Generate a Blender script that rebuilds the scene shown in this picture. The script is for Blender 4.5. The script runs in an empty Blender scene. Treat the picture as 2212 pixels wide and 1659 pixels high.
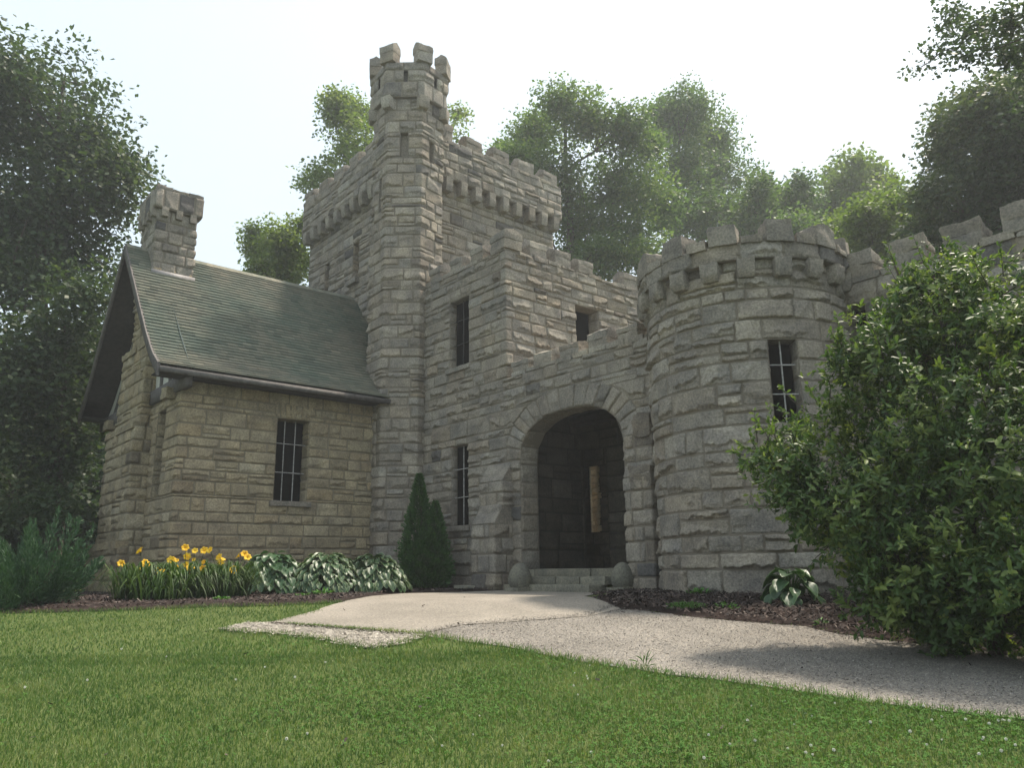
import bpy, math, random
import numpy as np
from mathutils import Vector, Matrix
from mathutils.geometry import delaunay_2d_cdt

R = math.radians
S = bpy.context.scene
COL = S.collection

# ------------------------------------------------------------------ camera
# World: +X runs along the long side of the gabled wing, +Y along the front
# of the castle, z = 0 is the ground at the foot of the castle.
AZ, PITCH, ROLL = R(49.4), R(13.45), R(-.78)
FWD = Vector((math.cos(AZ), math.sin(AZ), 0))
RT = Vector((math.sin(AZ), -math.cos(AZ), 0))
UP = Vector((0, 0, 1))
cf = FWD * math.cos(PITCH) + UP * math.sin(PITCH)
u0 = -FWD * math.sin(PITCH) + UP * math.cos(PITCH)
cr = RT * math.cos(ROLL) + u0 * math.sin(ROLL)
cu = -RT * math.sin(ROLL) + u0 * math.cos(ROLL)
cam = bpy.data.cameras.new("camera")
cam.sensor_width = 36
cam.lens = 1683 / 2212 * 36
cam.clip_start, cam.clip_end = .1, 3000
camo = bpy.data.objects.new("camera", cam)
COL.objects.link(camo)
m = Matrix.Identity(4)
for i in range(3):
    m[i][0], m[i][1], m[i][2] = cr[i], cu[i], -cf[i]
m.translation = Vector((0, 0, .45))
camo.matrix_world = m
S.camera = camo

# ------------------------------------------------------------------ light
SUN_EL, SUN_AZ = R(65), R(-8)            # azimuth from +X towards +Y
sd = Vector((math.cos(SUN_EL) * math.cos(SUN_AZ), math.cos(SUN_EL) * math.sin(SUN_AZ), math.sin(SUN_EL)))
sun = bpy.data.lights.new("sun", 'SUN')
sun.energy = 3.2
sun.angle = R(4)
sun.color = (1, .90, .76)
suno = bpy.data.objects.new("sun", sun)
COL.objects.link(suno)
suno.rotation_euler = sd.to_track_quat('Z', 'Y').to_euler()
suno.location = (20, 10, 40)

W = bpy.data.worlds.new("World")
S.world = W
W.use_nodes = True
nt = W.node_tree
nt.nodes.clear()
out = nt.nodes.new("ShaderNodeOutputWorld")
bg = nt.nodes.new("ShaderNodeBackground")
sky = nt.nodes.new("ShaderNodeTexSky")
sky.sky_type = 'NISHITA'
sky.sun_disc = False
sky.sun_elevation = SUN_EL
sky.sun_rotation = math.atan2(sd.x, sd.y)
sky.air_density, sky.dust_density, sky.ozone_density = 1.0, 7.0, 1.0
SMOKE = 0.60
mixs = nt.nodes.new("ShaderNodeMix")     # thin white smoke over the blue
mixs.data_type = 'RGBA'
mixs.inputs[0].default_value = SMOKE
nt.links.new(sky.outputs[0], mixs.inputs[6])
mixs.inputs[7].default_value = (5.4, 6.3, 6.6, 1)
nt.links.new(mixs.outputs[2], bg.inputs[0])
bg.inputs[1].default_value = .1
nt.links.new(bg.outputs[0], out.inputs[0])

S.view_settings.view_transform = 'Standard'
S.view_settings.look = 'None'
S.view_settings.exposure = 1.12
S.view_settings.gamma = 1
S.cycles.max_bounces = 6
S.cycles.diffuse_bounces = 3
S.cycles.transmission_bounces = 4
S.cycles.volume_bounces = 0

rng = np.random.default_rng(11)
random.seed(5)

# ------------------------------------------------------------------ materials
def mat(name):
    M = bpy.data.materials.new(name)
    M.use_nodes = True
    t = M.node_tree
    b = t.nodes["Principled BSDF"]
    return M, t, b

def N(t, typ, **k):
    n = t.nodes.new(typ)
    for a, v in k.items():
        if a.startswith('i_'):
            n.inputs[int(a[2:])].default_value = v
        else:
            setattr(n, a, v)
    return n

def noise(t, scale, detail=4, rough=.55, vec=None):
    n = N(t, "ShaderNodeTexNoise")
    n.inputs['Scale'].default_value = scale
    n.inputs['Detail'].default_value = detail
    n.inputs['Roughness'].default_value = rough
    if vec is not None:
        t.links.new(vec, n.inputs['Vector'])
    return n

def ramp(t, src, stops):
    r = N(t, "ShaderNodeValToRGB")
    e = r.color_ramp.elements
    while len(e) < len(stops):
        e.new(.5)
    for q, (p, c) in zip(e, stops):
        q.position = p
        q.color = (*c, 1) if len(c) == 3 else c
    t.links.new(src, r.inputs[0])
    return r

def mixc(t, fac, a, b, mode='MIX'):
    n = N(t, "ShaderNodeMix", data_type='RGBA', blend_type=mode)
    for sock, v in ((0, fac), (6, a), (7, b)):
        if hasattr(v, 'is_linked') or hasattr(v, 'links'):
            t.links.new(v, n.inputs[sock])
        elif sock == 0:
            n.inputs[0].default_value = v
        else:
            n.inputs[sock].default_value = (*v, 1)
    return n.outputs[2]

def objco(t):
    return N(t, "ShaderNodeTexCoord").outputs['Object']

def bump(t, b, h, strength, dist=.02):
    n = N(t, "ShaderNodeBump")
    n.inputs['Strength'].default_value = strength
    n.inputs['Distance'].default_value = dist
    t.links.new(h, n.inputs['Height'])
    t.links.new(n.outputs[0], b.inputs['Normal'])

def attr(t):
    a = N(t, "ShaderNodeAttribute", attribute_name='col')
    s = N(t, "ShaderNodeSeparateColor")
    t.links.new(a.outputs['Color'], s.inputs[0])
    return s.outputs                       # 0 tint, 1 warm, 2 mortar/other

def stone_mat(name, lo, mid, hi, warm, mortar):
    M, t, b = mat(name)
    co = objco(t)
    a = attr(t)
    base = ramp(t, a[0], [(0, lo), (.18, tuple(x * .85 for x in mid)), (.55, mid), (1, hi)]).outputs[0]
    base = mixc(t, a[1], base, warm)
    n1 = noise(t, 2.3, 5, .6, co)
    f1 = ramp(t, n1.outputs[0], [(.3, (.66, .66, .69)), (.7, (1.2, 1.17, 1.1))]).outputs[0]
    base = mixc(t, 1.0, base, f1, 'MULTIPLY')
    n2 = noise(t, 26, 6, .65, co)
    f2 = ramp(t, n2.outputs[0], [(.3, (.6, .6, .61)), (.68, (1.28, 1.27, 1.26))]).outputs[0]
    base = mixc(t, 1.0, base, f2, 'MULTIPLY')
    base = mixc(t, a[2], base, mortar)
    t.links.new(base, b.inputs['Base Color'])
    b.inputs['Roughness'].default_value = .95
    b.inputs['Specular IOR Level'].default_value = .15
    n3 = noise(t, 45, 8, .7, co)
    bump(t, b, n3.outputs[0], 1., .035)
    return M

M_STONE = stone_mat("grey_sandstone", (.12, .118, .12), (.315, .293, .258), (.42, .395, .352), (.42, .315, .20), (.25, .218, .178))
M_SHADED_STONE = stone_mat("shade_darkened_stone", (.03, .026, .022), (.085, .075, .062), (.12, .105, .085), (.1, .08, .05), (.05, .042, .035))  # darker copy of the grey stone: the porch's shade put into the colour
M_TAN = stone_mat("tan_sandstone", (.16, .145, .12), (.385, .335, .235), (.50, .445, .33), (.44, .31, .17), (.25, .215, .155))
M_PALE = stone_mat("sandstone_lightened_as_sunlit", (.3, .26, .2), (.52, .45, .34), (.6, .53, .41), (.5, .38, .24), (.3, .25, .18))  # lighter copy of the tan stone: sunlight put into the colour
M_BOULDER = stone_mat("granite_boulder", (.14, .14, .12), (.21, .205, .17), (.25, .24, .2), (.2, .2, .12), (.2, .2, .2))
M_STEP = stone_mat("step_stone", (.14, .14, .11), (.24, .23, .185), (.32, .31, .26), (.25, .22, .15), (.25, .22, .2))

def simple(name, col, rough=.7, nscale=None, namp=.25, spec=.3, metal=0, bs=0, bscale=40):
    M, t, b = mat(name)
    co = objco(t)
    if nscale:
        n = noise(t, nscale, 5, .6, co)
        lo = tuple(c * (1 - namp) for c in col)
        hi = tuple(c * (1 + namp) for c in col)
        t.links.new(ramp(t, n.outputs[0], [(.3, lo), (.7, hi)]).outputs[0], b.inputs['Base Color'])
    else:
        b.inputs['Base Color'].default_value = (*col, 1)
    b.inputs['Roughness'].default_value = rough
    b.inputs['Specular IOR Level'].default_value = spec
    b.inputs['Metallic'].default_value = metal
    if bs:
        bump(t, b, noise(t, bscale, 5, .6, co).outputs[0], bs)
    return M

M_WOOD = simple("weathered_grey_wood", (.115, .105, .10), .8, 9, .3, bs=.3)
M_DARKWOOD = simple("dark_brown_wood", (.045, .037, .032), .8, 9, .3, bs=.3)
M_PLASTER = simple("cream_plaster", (.48, .48, .43), .9, 6, .12)
M_DARK_BACKING = simple("dark_interior", (.003, .003, .003), .9, spec=0)  # near-black board painting in the unlit room behind windows; no glass
M_IRON = simple("pale_iron", (.38, .37, .36), .6, 14, .45)
M_DARKIRON = simple("dark_iron", (.05, .05, .05), .6)
M_LEAD = simple("lead_flashing", (.22, .21, .21), .6, 9, .2)
M_BARK = simple("bark", (.065, .052, .042), .95, 7, .4, bs=.8, bscale=14)

def roof_mat():
    M, t, b = mat("green_grey_shingle")
    co = objco(t)
    a = attr(t)
    base = ramp(t, a[0], [(0, (.075, .085, .075)), (.5, (.135, .143, .122)), (1, (.205, .20, .165))]).outputs[0]
    n = noise(t, .8, 4, .6, co)
    f = ramp(t, n.outputs[0], [(.35, (.72, .86, .80)), (.65, (1.2, 1.08, .97))]).outputs[0]
    base = mixc(t, 1.0, base, f, 'MULTIPLY')
    base = mixc(t, a[2], base, (.02, .022, .02))
    t.links.new(base, b.inputs['Base Color'])
    b.inputs['Roughness'].default_value = .9
    bump(t, b, noise(t, 60, 4, .6, co).outputs[0], .4)
    return M
M_ROOF = roof_mat()

def leaf_mat(name, c0, c1, c2, trans=.35, rough=.5, spec=.3, edge=None):
    M, t, b = mat(name)
    a = attr(t)
    base = ramp(t, a[0], [(0, c0), (.55, c1), (1, c2)]).outputs[0]
    if edge:
        base = mixc(t, a[2], base, edge)
    t.links.new(base, b.inputs['Base Color'])
    b.inputs['Roughness'].default_value = rough
    b.inputs['Specular IOR Level'].default_value = spec
    tr = N(t, "ShaderNodeBsdfTranslucent")
    tc = mixc(t, 1.0, base, (1.15, 1.25, .55), 'MULTIPLY')
    t.links.new(tc, tr.inputs[0])
    mx = N(t, "ShaderNodeMixShader", i_0=trans)
    t.links.new(b.outputs[0], mx.inputs[1])
    t.links.new(tr.outputs[0], mx.inputs[2])
    t.links.new(mx.outputs[0], t.nodes["Material Output"].inputs[0])
    return M

L_DARK = leaf_mat("dark_leaf", (.026, .05, .024), (.052, .085, .038), (.10, .125, .06), .38)
L_MID = leaf_mat("maple_leaf", (.05, .095, .035), (.095, .155, .055), (.17, .22, .075), .48)
L_YEL = leaf_mat("pale_leaf", (.07, .11, .03), (.13, .185, .05), (.23, .26, .09), .5)
L_BUSH = leaf_mat("glossy_leaf", (.02, .048, .014), (.07, .125, .032), (.22, .27, .075), .38, .45, .35)
L_JUN = leaf_mat("juniper_needle", (.022, .055, .028), (.042, .095, .045), (.075, .145, .065), .15, .6)
L_ARB = leaf_mat("arborvitae_spray", (.02, .06, .014), (.04, .115, .024), (.075, .17, .04), .2, .6)
L_HOSTA = leaf_mat("hosta_leaf", (.025, .06, .025), (.05, .10, .04), (.10, .16, .07), .2, .4, .4, (.28, .34, .19))
L_HOSTA2 = leaf_mat("plain_hosta_leaf", (.025, .06, .025), (.045, .10, .04), (.09, .17, .06), .2, .4, .4, (.14, .21, .10))
L_STRAP = leaf_mat("daylily_leaf", (.02, .05, .012), (.045, .09, .02), (.10, .14, .04), .25, .5)
L_WEED = leaf_mat("weed_leaf", (.04, .12, .02), (.07, .18, .03), (.13, .25, .06), .25, .5)
M_GRASS = leaf_mat("grass_blade", (.052, .106, .024), (.094, .165, .044), (.22, .245, .10), .33, .6)
M_CLOVER = leaf_mat("clover_leaf", (.045, .115, .022), (.072, .155, .034), (.10, .19, .05), .25, .75, .08)
M_PETAL = leaf_mat("orange_yellow_petal", (.66, .32, .015), (.78, .47, .02), (.82, .56, .05), .3, .6)
M_WHITE = simple("white_clover_floret", (.74, .74, .66), .8, 200, .15)

def ground_mat(name, c0, c1, s1, s2, bs=.5, extra=None):
    M, t, b = mat(name)
    co = objco(t)
    n1 = noise(t, s1, 5, .6, co)
    base = ramp(t, n1.outputs[0], [(.3, c0), (.7, c1)]).outputs[0]
    n2 = noise(t, s2, 6, .7, co)
    f = ramp(t, n2.outputs[0], [(.32, (.62, .62, .62)), (.68, (1.3, 1.3, 1.3))]).outputs[0]
    base = mixc(t, 1.0, base, f, 'MULTIPLY')
    if extra:
        vs, col, amt = extra
        v = N(t, "ShaderNodeTexVoronoi")
        v.inputs['Scale'].default_value = vs
        t.links.new(co, v.inputs['Vector'])
        sp = N(t, "ShaderNodeSeparateColor")
        t.links.new(v.outputs['Color'], sp.inputs[0])
        g = ramp(t, sp.outputs[0], [(.0, (.55, .55, .58)), (.5, (1, 1, 1)), (1, (1.5, 1.42, 1.3))]).outputs[0]
        base = mixc(t, amt, base, mixc(t, 1.0, base, g, 'MULTIPLY'))
    t.links.new(base, b.inputs['Base Color'])
    b.inputs['Roughness'].default_value = .95
    b.inputs['Specular IOR Level'].default_value = .15
    bump(t, b, n2.outputs[0], bs, .02)
    return M

M_LAWN = ground_mat("lawn_soil", (.06, .085, .022), (.09, .115, .035), 1.2, 30)
M_MULCH = ground_mat("dark_mulch", (.018, .012, .011), (.042, .028, .024), 3, 40, 1)
M_CHIP = simple("mulch_chip", (.055, .036, .03), .95, 12, .6)
M_PATH = ground_mat("gravel_asphalt", (.155, .145, .13), (.26, .243, .218), .8, 60, .6, (95, None, .9))
M_PATIO = ground_mat("sandy_patio", (.19, .173, .148), (.29, .263, .226), .7, 38, .5, (60, None, .35))
M_FLAG = ground_mat("pale_limestone", (.32, .292, .25), (.42, .385, .33), 2.5, 45, .8)

# ------------------------------------------------------------------ mesh batch
class MB:
    def __init__(s):
        s.v, s.q, s.t, s.c, s.n = [], [], [], [], 0

    def add(s, v, q=None, t=None, col=(.5, 0, 0)):
        v = np.asarray(v, dtype=np.float32).reshape(-1, 3)
        s.v.append(v)
        if q is not None and len(q):
            s.q.append(np.asarray(q, dtype=np.int32).reshape(-1, 4) + s.n)
        if t is not None and len(t):
            s.t.append(np.asarray(t, dtype=np.int32).reshape(-1, 3) + s.n)
        c = np.empty((len(v), 4), np.float32)
        col = np.asarray(col, dtype=np.float32)
        c[:, :3] = col
        c[:, 3] = 1
        s.c.append(c)
        s.n += len(v)

    def mesh(s, name, material, smooth=False):
        me = bpy.data.meshes.new(name)
        v = np.concatenate(s.v)
        q = np.concatenate(s.q) if s.q else np.zeros((0, 4), np.int32)
        t = np.concatenate(s.t) if s.t else np.zeros((0, 3), np.int32)
        me.vertices.add(len(v))
        me.vertices.foreach_set("co", v.ravel())
        me.loops.add(q.size + t.size)
        me.loops.foreach_set("vertex_index", np.concatenate([q.ravel(), t.ravel()]))
        me.polygons.add(len(q) + len(t))
        st = np.concatenate([np.arange(len(q)) * 4, len(q) * 4 + np.arange(len(t)) * 3])
        me.polygons.foreach_set("loop_start", st.astype(np.int32))
        if smooth:
            me.polygons.foreach_set("use_smooth", np.ones(len(st), bool))
        a = me.color_attributes.new("col", 'FLOAT_COLOR', 'POINT')
        a.data.foreach_set("color", np.concatenate(s.c).ravel())
        me.materials.append(material)
        me.update(calc_edges=True)
        me.validate()
        return me

    def build(s, name, material, parent=None, smooth=False):
        o = bpy.data.objects.new(name, s.mesh(name, material, smooth))
        COL.objects.link(o)
        if parent is not None:
            o.parent = parent
            if parent.type == 'EMPTY' and parent.get('world_parts'):
                o.location = -Vector(parent.location)
        return o

def thing(name, label, cat, loc=(0, 0, 0), group=None, world=True):
    o = bpy.data.objects.new(name, None)
    o.empty_display_size = .3
    COL.objects.link(o)
    o.location = loc
    o['label'], o['category'] = label, cat
    if world:
        o['world_parts'] = 1
    if group:
        o['group'] = group
    return o

def tag(o, label, cat, group=None, kind=None):
    if label:
        o['label'] = label
    if cat:
        o['category'] = cat
    if group:
        o['group'] = group
    if kind:
        o['kind'] = kind
    return o

def grid_faces(nu, nv, flip=False):
    i = np.arange(nu - 1)[:, None] * nv + np.arange(nv - 1)[None, :]
    f = np.stack([i, i + nv, i + nv + 1, i + 1], -1).reshape(-1, 4)
    return f[:, ::-1] if flip else f

def box(mb, lo, hi, col=(.5, 0, 0)):
    x0, y0, z0 = lo
    x1, y1, z1 = hi
    v = [(x0, y0, z0), (x1, y0, z0), (x1, y1, z0), (x0, y1, z0), (x0, y0, z1), (x1, y0, z1), (x1, y1, z1), (x0, y1, z1)]
    q = [(0, 3, 2, 1), (4, 5, 6, 7), (0, 1, 5, 4), (1, 2, 6, 5), (2, 3, 7, 6), (3, 0, 4, 7)]
    mb.add(v, q, col=col)

def tube(mb, pts, rad, n=8, col=(.5, 0, 0)):
    pts = [Vector(p) for p in pts]
    if not hasattr(rad, '__len__'):
        rad = [rad] * len(pts)
    vs = []
    for i, p in enumerate(pts):
        d = (pts[min(i + 1, len(pts) - 1)] - pts[max(i - 1, 0)]).normalized()
        a = d.cross(Vector((.31, .17, .93))).normalized() if abs(d.z) < .95 else d.cross(Vector((1, 0, 0))).normalized()
        b = d.cross(a)
        for k in range(n):
            an = 2 * math.pi * k / n
            vs.append(p + (a * math.cos(an) + b * math.sin(an)) * rad[i])
    q = []
    for i in range(len(pts) - 1):
        for k in range(n):
            k2 = (k + 1) % n
            q.append((i * n + k, i * n + k2, (i + 1) * n + k2, (i + 1) * n + k))
    mb.add([tuple(v) for v in vs], q, col=col)

# ------------------------------------------------------------------ rough stonework
K4 = rng.normal(size=(5, 3))
def rnoise(p, f, ph=0.):
    """cheap rocky noise of 3D points, about -1..1"""
    a = np.sin(p @ K4.T * f + np.array([.3, 2.1, 4.4, 1.2, 5.5]) + ph)
    b = np.abs(np.sin(p @ K4[:3].T * f * 2.3 + ph * 1.7 + np.array([1., 3., 5.])))
    return a.mean(1) * 1.3 + .5 - b.mean(1)

def stone(mb, P, c4, col, rough=1., grid=.035, corners=(), gap=.020):
    """one rock-faced stone; c4 = (s,z) of bottom-left, bottom-right, top-right, top-left"""
    (a0, b0), (a1, b1), (a2, b2), (a3, b3) = c4
    w = .5 * (math.hypot(a1 - a0, b1 - b0) + math.hypot(a2 - a3, b2 - b3))
    h = .5 * (math.hypot(a3 - a0, b3 - b0) + math.hypot(a2 - a1, b2 - b1))
    if w < .05 or h < .04:
        return
    g = min(gap * .5 * rng.uniform(.8, 1.5), w * .1, h * .1)
    e = min(.012, w * .12, h * .12)
    nu = max(2, int(round(w / grid)))
    nv = max(2, int(round(h / grid)))
    ua = np.linspace(g + e, w - g - e, nu + 1)
    if corners:
        for c in corners:
            if min(a0, a3) < c < max(a1, a2):
                ua[np.argmin(abs(ua - (c - a0)))] = c - a0
    ua = np.concatenate([[g], ua, [w - g]])
    va = np.concatenate([[g], np.linspace(g + e, h - g - e, nv + 1), [h - g]])
    A, B = np.meshgrid(ua, va, indexing='ij')
    ed = np.minimum(np.minimum(A, w - A), np.minimum(B, h - B)) - g
    D = rng.uniform(.026, .05) + rng.normal(0, .035) * (A - w / 2) + rng.normal(-.02, .05) * (B - h / 2)
    for k in range(rng.integers(1, 4)):          # broken corners and split faces
        th = rng.uniform(0, 2 * math.pi)
        gr = rng.uniform(.12, .5)
        c = rng.uniform(.03, .10)
        D = np.minimum(D, c - gr * ((A - rng.uniform(.2, .8) * w) * math.cos(th) + (B - rng.uniform(.2, .8) * h) * math.sin(th)))
    if rng.random() < .22 + .42 * min(rough, 1):     # spalled foot with a jagged break line
        bl = h * rng.uniform(.08, .42) + .02 * np.sin(A * rng.uniform(9, 16) + rng.uniform(0, 6)) + .016 * np.sin(A * rng.uniform(28, 44) + rng.uniform(0, 6)) + .008 * np.sin(A * rng.uniform(70, 100) + rng.uniform(0, 6)) + rng.uniform(-.3, .3) * (A - w / 2) * h / w
        above = np.clip((B - bl) / (.55 * h), 0, 1)
        D = np.where(B < bl, np.minimum(D, .004 + .014 * rng.random()), D + rng.uniform(.012, .045) * (1 - above) ** 1.5)
    pts = np.stack([A, B, np.zeros_like(A)], -1).reshape(-1, 3)
    D = D + (.0065 * rnoise(pts * np.array([1, 1.6, 1]), 14, rng.uniform(0, 20)) + .006 * rnoise(pts * np.array([1, 2., 1]), 35, rng.uniform(0, 20))).reshape(A.shape)
    D = np.clip(D, .002, .105) * rough * .84 * np.clip(ed / .014, 0.4, 1)
    D = np.where(ed <= 1e-5, -.024, D)
    uu, vv = A / w, B / h
    s = (1 - uu) * (1 - vv) * a0 + uu * (1 - vv) * a1 + uu * vv * a2 + (1 - uu) * vv * a3
    z = (1 - uu) * (1 - vv) * b0 + uu * (1 - vv) * b1 + uu * vv * b2 + (1 - uu) * vv * b3
    if nu > 3:      # slightly wandering arrises
        z = z + .005 * np.sin(s * 21 + b0 * 9) * (1 if not corners else .5)
        if not corners:
            s = s + .010 * np.sin(z * 38 + a0 * 7) * np.clip(2 * np.abs(uu - .5), 0, 1) ** 3
    mb.add(P(s.ravel(), z.ravel(), D.ravel()), grid_faces(*A.shape), col=col)

def stone_col(z, warmth, dark, lowdirt):
    t = np.clip(rng.normal(.55, .15), 0, 1)
    if rng.random() < dark:
        t = rng.uniform(0, .15)
    if z < lowdirt:
        t *= rng.uniform(.45, .9)
    w = max(0, rng.normal(warmth, .09)) if rng.random() < .88 else rng.uniform(.2, .7) * (warmth * 2 + .2)
    return (t, min(.8, w), 0)

def ashlar(mb, P, s0, s1, z0, z1, holes=(), corners=(), course=(.21, .37), length=(.32, .85), grid=.035,
           rough=1., warmth=.08, dark=.05, lowdirt=.5, arch=None, split=.18, mortar=True):
    br = {z0, z1}
    for (a, b, c, d) in holes:
        for q in (c, d):
            if z0 < q < z1:
                br.add(q)
    if arch:
        for q in arch['breaks']:
            if z0 < q < z1:
                br.add(q)
    br = sorted(br)
    zs = [z0]
    for lo, hi in zip(br[:-1], br[1:]):
        n = max(1, int(round((hi - lo) / rng.uniform(course[0] * .55 + course[1] * .45, course[1] * .8 + course[0] * .2))))
        hs = rng.uniform(course[0], course[1], n)
        hs *= (hi - lo) / hs.sum()
        for h in hs[:-1]:
            zs.append(zs[-1] + h)
        zs.append(hi)
    for lo, hi in zip(zs[:-1], zs[1:]):
        zm = (lo + hi) / 2
        segs = [((s0, s0), (s1, s1))]
        cuts = [((a, a), (b, b)) for (a, b, c, d) in holes if c - 1e-4 <= zm <= d + 1e-4]
        if arch:
            L = arch['lim'](lo + 1e-4), arch['lim'](hi - 1e-4)
            if L[0] is not None:
                l1 = L[1] if L[1] is not None else (arch['c'], arch['c'])
                cuts.append(((L[0][0], l1[0]), (L[0][1], l1[1])))
        for ca, cb in sorted(cuts):
            new = []
            for (pa, pb) in segs:
                if ca[0] >= pb[0] or cb[0] <= pa[0]:
                    new.append((pa, pb))
                    continue
                if max(ca) > min(pa) + .02:
                    new.append((pa, ca))
                if min(cb) < max(pb) - .02:
                    new.append((cb, pb))
            segs = new
        h = hi - lo
        for (pa, pb) in segs:
            xs = [pa]
            cur = max(pa)
            end = min(pb)
            while True:
                l = rng.uniform(*length) * (1.15 if h > course[1] * .8 else 1)
                nx = cur + l
                for c in corners:
                    if abs(nx - c) < .14:
                        nx = c + (.2 if rng.random() < .5 else -.2)
                        if nx - cur < .12:
                            nx = c + .25
                if nx > end - length[0] * .6:
                    break
                xs.append((nx, nx))
                cur = nx
            xs.append(pb)
            for (p, q) in zip(xs[:-1], xs[1:]):
                col = stone_col(lo, warmth, dark, lowdirt)
                if h > .24 and rng.random() < split and abs(q[0] - q[1]) < 1e-6 and abs(p[0] - p[1]) < 1e-6:
                    k = lo + h * rng.choice([.34, .5, .64])
                    stone(mb, P, [(p[0], lo), (q[0], lo), (q[0], k), (p[0], k)], col, rough, grid, corners)
                    stone(mb, P, [(p[0], k), (q[0], k), (q[0], hi), (p[0], hi)], stone_col(lo, warmth, dark, lowdirt), rough, grid, corners)
                else:
                    stone(mb, P, [(p[0], lo), (q[0], lo), (q[1], hi), (p[1], hi)], col, rough, grid, corners)
            if mortar:
                L_ = max(pb) - min(pa)
                n = max(1, int(L_ / .14))
                ua = np.linspace(0, 1, n + 1)
                sb = pa[0] + (pb[0] - pa[0]) * ua
                st = pa[1] + (pb[1] - pa[1]) * ua
                for c in corners:
                    if min(pa) < c < max(pb):
                        k = np.argmin(abs(sb - c))
                        sb[k] = c
                        st[k] = c
                s = np.stack([sb, st], 1).ravel()
                z = np.stack([np.full(n + 1, lo), np.full(n + 1, hi)], 1).ravel()
                mb.add(P(s, z, np.full(len(s), -.007)), grid_faces(n + 1, 2), col=(.5, 0, 1))

def path_P(pts, closed=False):
    """wall along a plan polyline; outside is on the right of the travel direction"""
    p = np.array(pts, float)
    if closed:
        p = np.vstack([p, p[:1], p[1:2]])
    seg = np.diff(p, axis=0)
    ln = np.hypot(seg[:, 0], seg[:, 1])
    cum = np.concatenate([[0], np.cumsum(ln)])
    tn = seg / ln[:, None]
    nr = np.stack([tn[:, 1], -tn[:, 0]], 1)

    def P(s, z, d):
        k = np.clip(np.searchsorted(cum, s, side='right') - 1, 0, len(ln) - 1)
        base = p[k] + tn[k] * (s - cum[k])[:, None]
        n = nr[k].copy()
        for j in range(1, len(ln)):
            hit = np.abs(s - cum[j]) < 1e-6
            if hit.any():
                mm = nr[j - 1] + nr[j]
                n[hit] = mm / (1 + nr[j - 1] @ nr[j])
        xy = base + n * d[:, None]
        return np.column_stack([xy, z])
    total = cum[-2] if closed else cum[-1]
    return P, total, [c for c in cum[1:(-2 if closed else -1)]] + ([total] if closed else [])

def circle_P(c, r):
    def P(s, z, d):
        a = s / r
        return np.column_stack([c[0] + (r + d) * np.cos(a), c[1] + (r + d) * np.sin(a), z])
    return P

def rock(c, ex, ey, ez, half, amp=.02, n=6, top=None, tint=None, f=9., dome=0., warm=None, taper=0.):
    """rough block as its own batch: axes ex,ey,ez (unit), half sizes"""
    mb = MB()
    ph = rng.uniform(0, 50)
    lin = [np.linspace(-1, 1, max(2, int(n * max(.5, hh / max(half))) + 1)) for hh in half]
    E3 = np.array([ex, ey, ez], float)
    for ax in range(3):
        o = [k for k in range(3) if k != ax]
        A, B = np.meshgrid(lin[o[0]], lin[o[1]], indexing='ij')
        for sgn in (-1, 1):
            q = np.zeros(A.shape + (3,))
            q[..., o[0]], q[..., o[1]], q[..., ax] = A, B, sgn
            q = q.reshape(-1, 3)
            aq = np.abs(q)
            over = np.clip(np.sort(aq, 1)[:, 1] - .55, 0, 1)
            p = q * (1 - .055 * over[:, None])
            p = p * np.array(half)
            if top == 'gable':
                p[:, 2] += half[2] * .9 * (1 - aq[:, 1]) * (q[:, 2] + 1) / 2 - half[2] * .35 * (q[:, 2] + 1) / 2
            elif top == 'slope':
                p[:, 2] += half[2] * .8 * q[:, 1] * (q[:, 2] + 1) / 2
            if taper:
                lo_ = np.clip(-q[:, 2], 0, 1) ** 2
                p[:, 1] *= 1 - taper * lo_
                p[:, 0] *= 1 - taper * .3 * lo_
            if dome:
                p[:, 2] -= dome * half[2] * (q[:, 0] ** 2) * (q[:, 2] + 1) / 2
            w = np.asarray(c) + p @ E3
            dirn = q / np.linalg.norm(q, axis=1)[:, None]
            w = w + (dirn @ E3) * (amp * rnoise(w, f, ph) + amp * .5 * rnoise(w, f * 2.7, ph))[:, None]
            fl = (np.linalg.det(E3) > 0) == ((sgn > 0) == (ax != 1))
            t = tint if tint is not None else np.clip(rng.normal(.5, .17), 0, 1)
            mb.add(w, grid_faces(*A.shape, flip=not fl), col=(t, warm if warm is not None else max(0, rng.normal(.06, .08)), 0))
    c0 = mb.c[0].copy()
    for k in range(len(mb.c)):
        mb.c[k][:] = c0[0]
    return mb
#@@GEOM
# ================================================================== CASTLE
castle = thing("castle", "grey rock-faced sandstone castle with battlements, slim stair turret, round tower and gabled wing", "castle", (12, 14, 0))

def part(mb, name, material=M_STONE, parent=None, smooth=False):
    return mb.build(name, material, parent or castle, smooth)

def merlon(parent, c, ax, half, top='gable', amp=.016, tint=None):
    """battlement block standing on a wall; ax = direction along the wall"""
    ax = np.array([ax[0], ax[1], 0.]) / math.hypot(*ax)
    ay = np.array([-ax[1], ax[0], 0])
    a = rng.uniform(-.05, .05)
    ax2, ay2 = ax * math.cos(a) + ay * math.sin(a), ay * math.cos(a) - ax * math.sin(a)
    h0 = half[2] * rng.uniform(.95, 1.08)
    b = rock((c[0], c[1], c[2] + h0 * .55), ax2, ay2, (0, 0, 1), (half[0], half[1], h0 * .56), amp, 8, tint=tint)
    k = rock((c[0], c[1], c[2] + h0 * 1.5), ax2, ay2, (0, 0, 1), (half[0] * 1.05, half[1] * 1.06, h0 * .46), amp * 1.2, 9, top=top, tint=tint)
    b.v += k.v
    b.c += k.c
    b.q += [q + b.n for q in k.q]
    b.n += k.n
    return b.build("merlon", M_STONE, parent)

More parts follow.
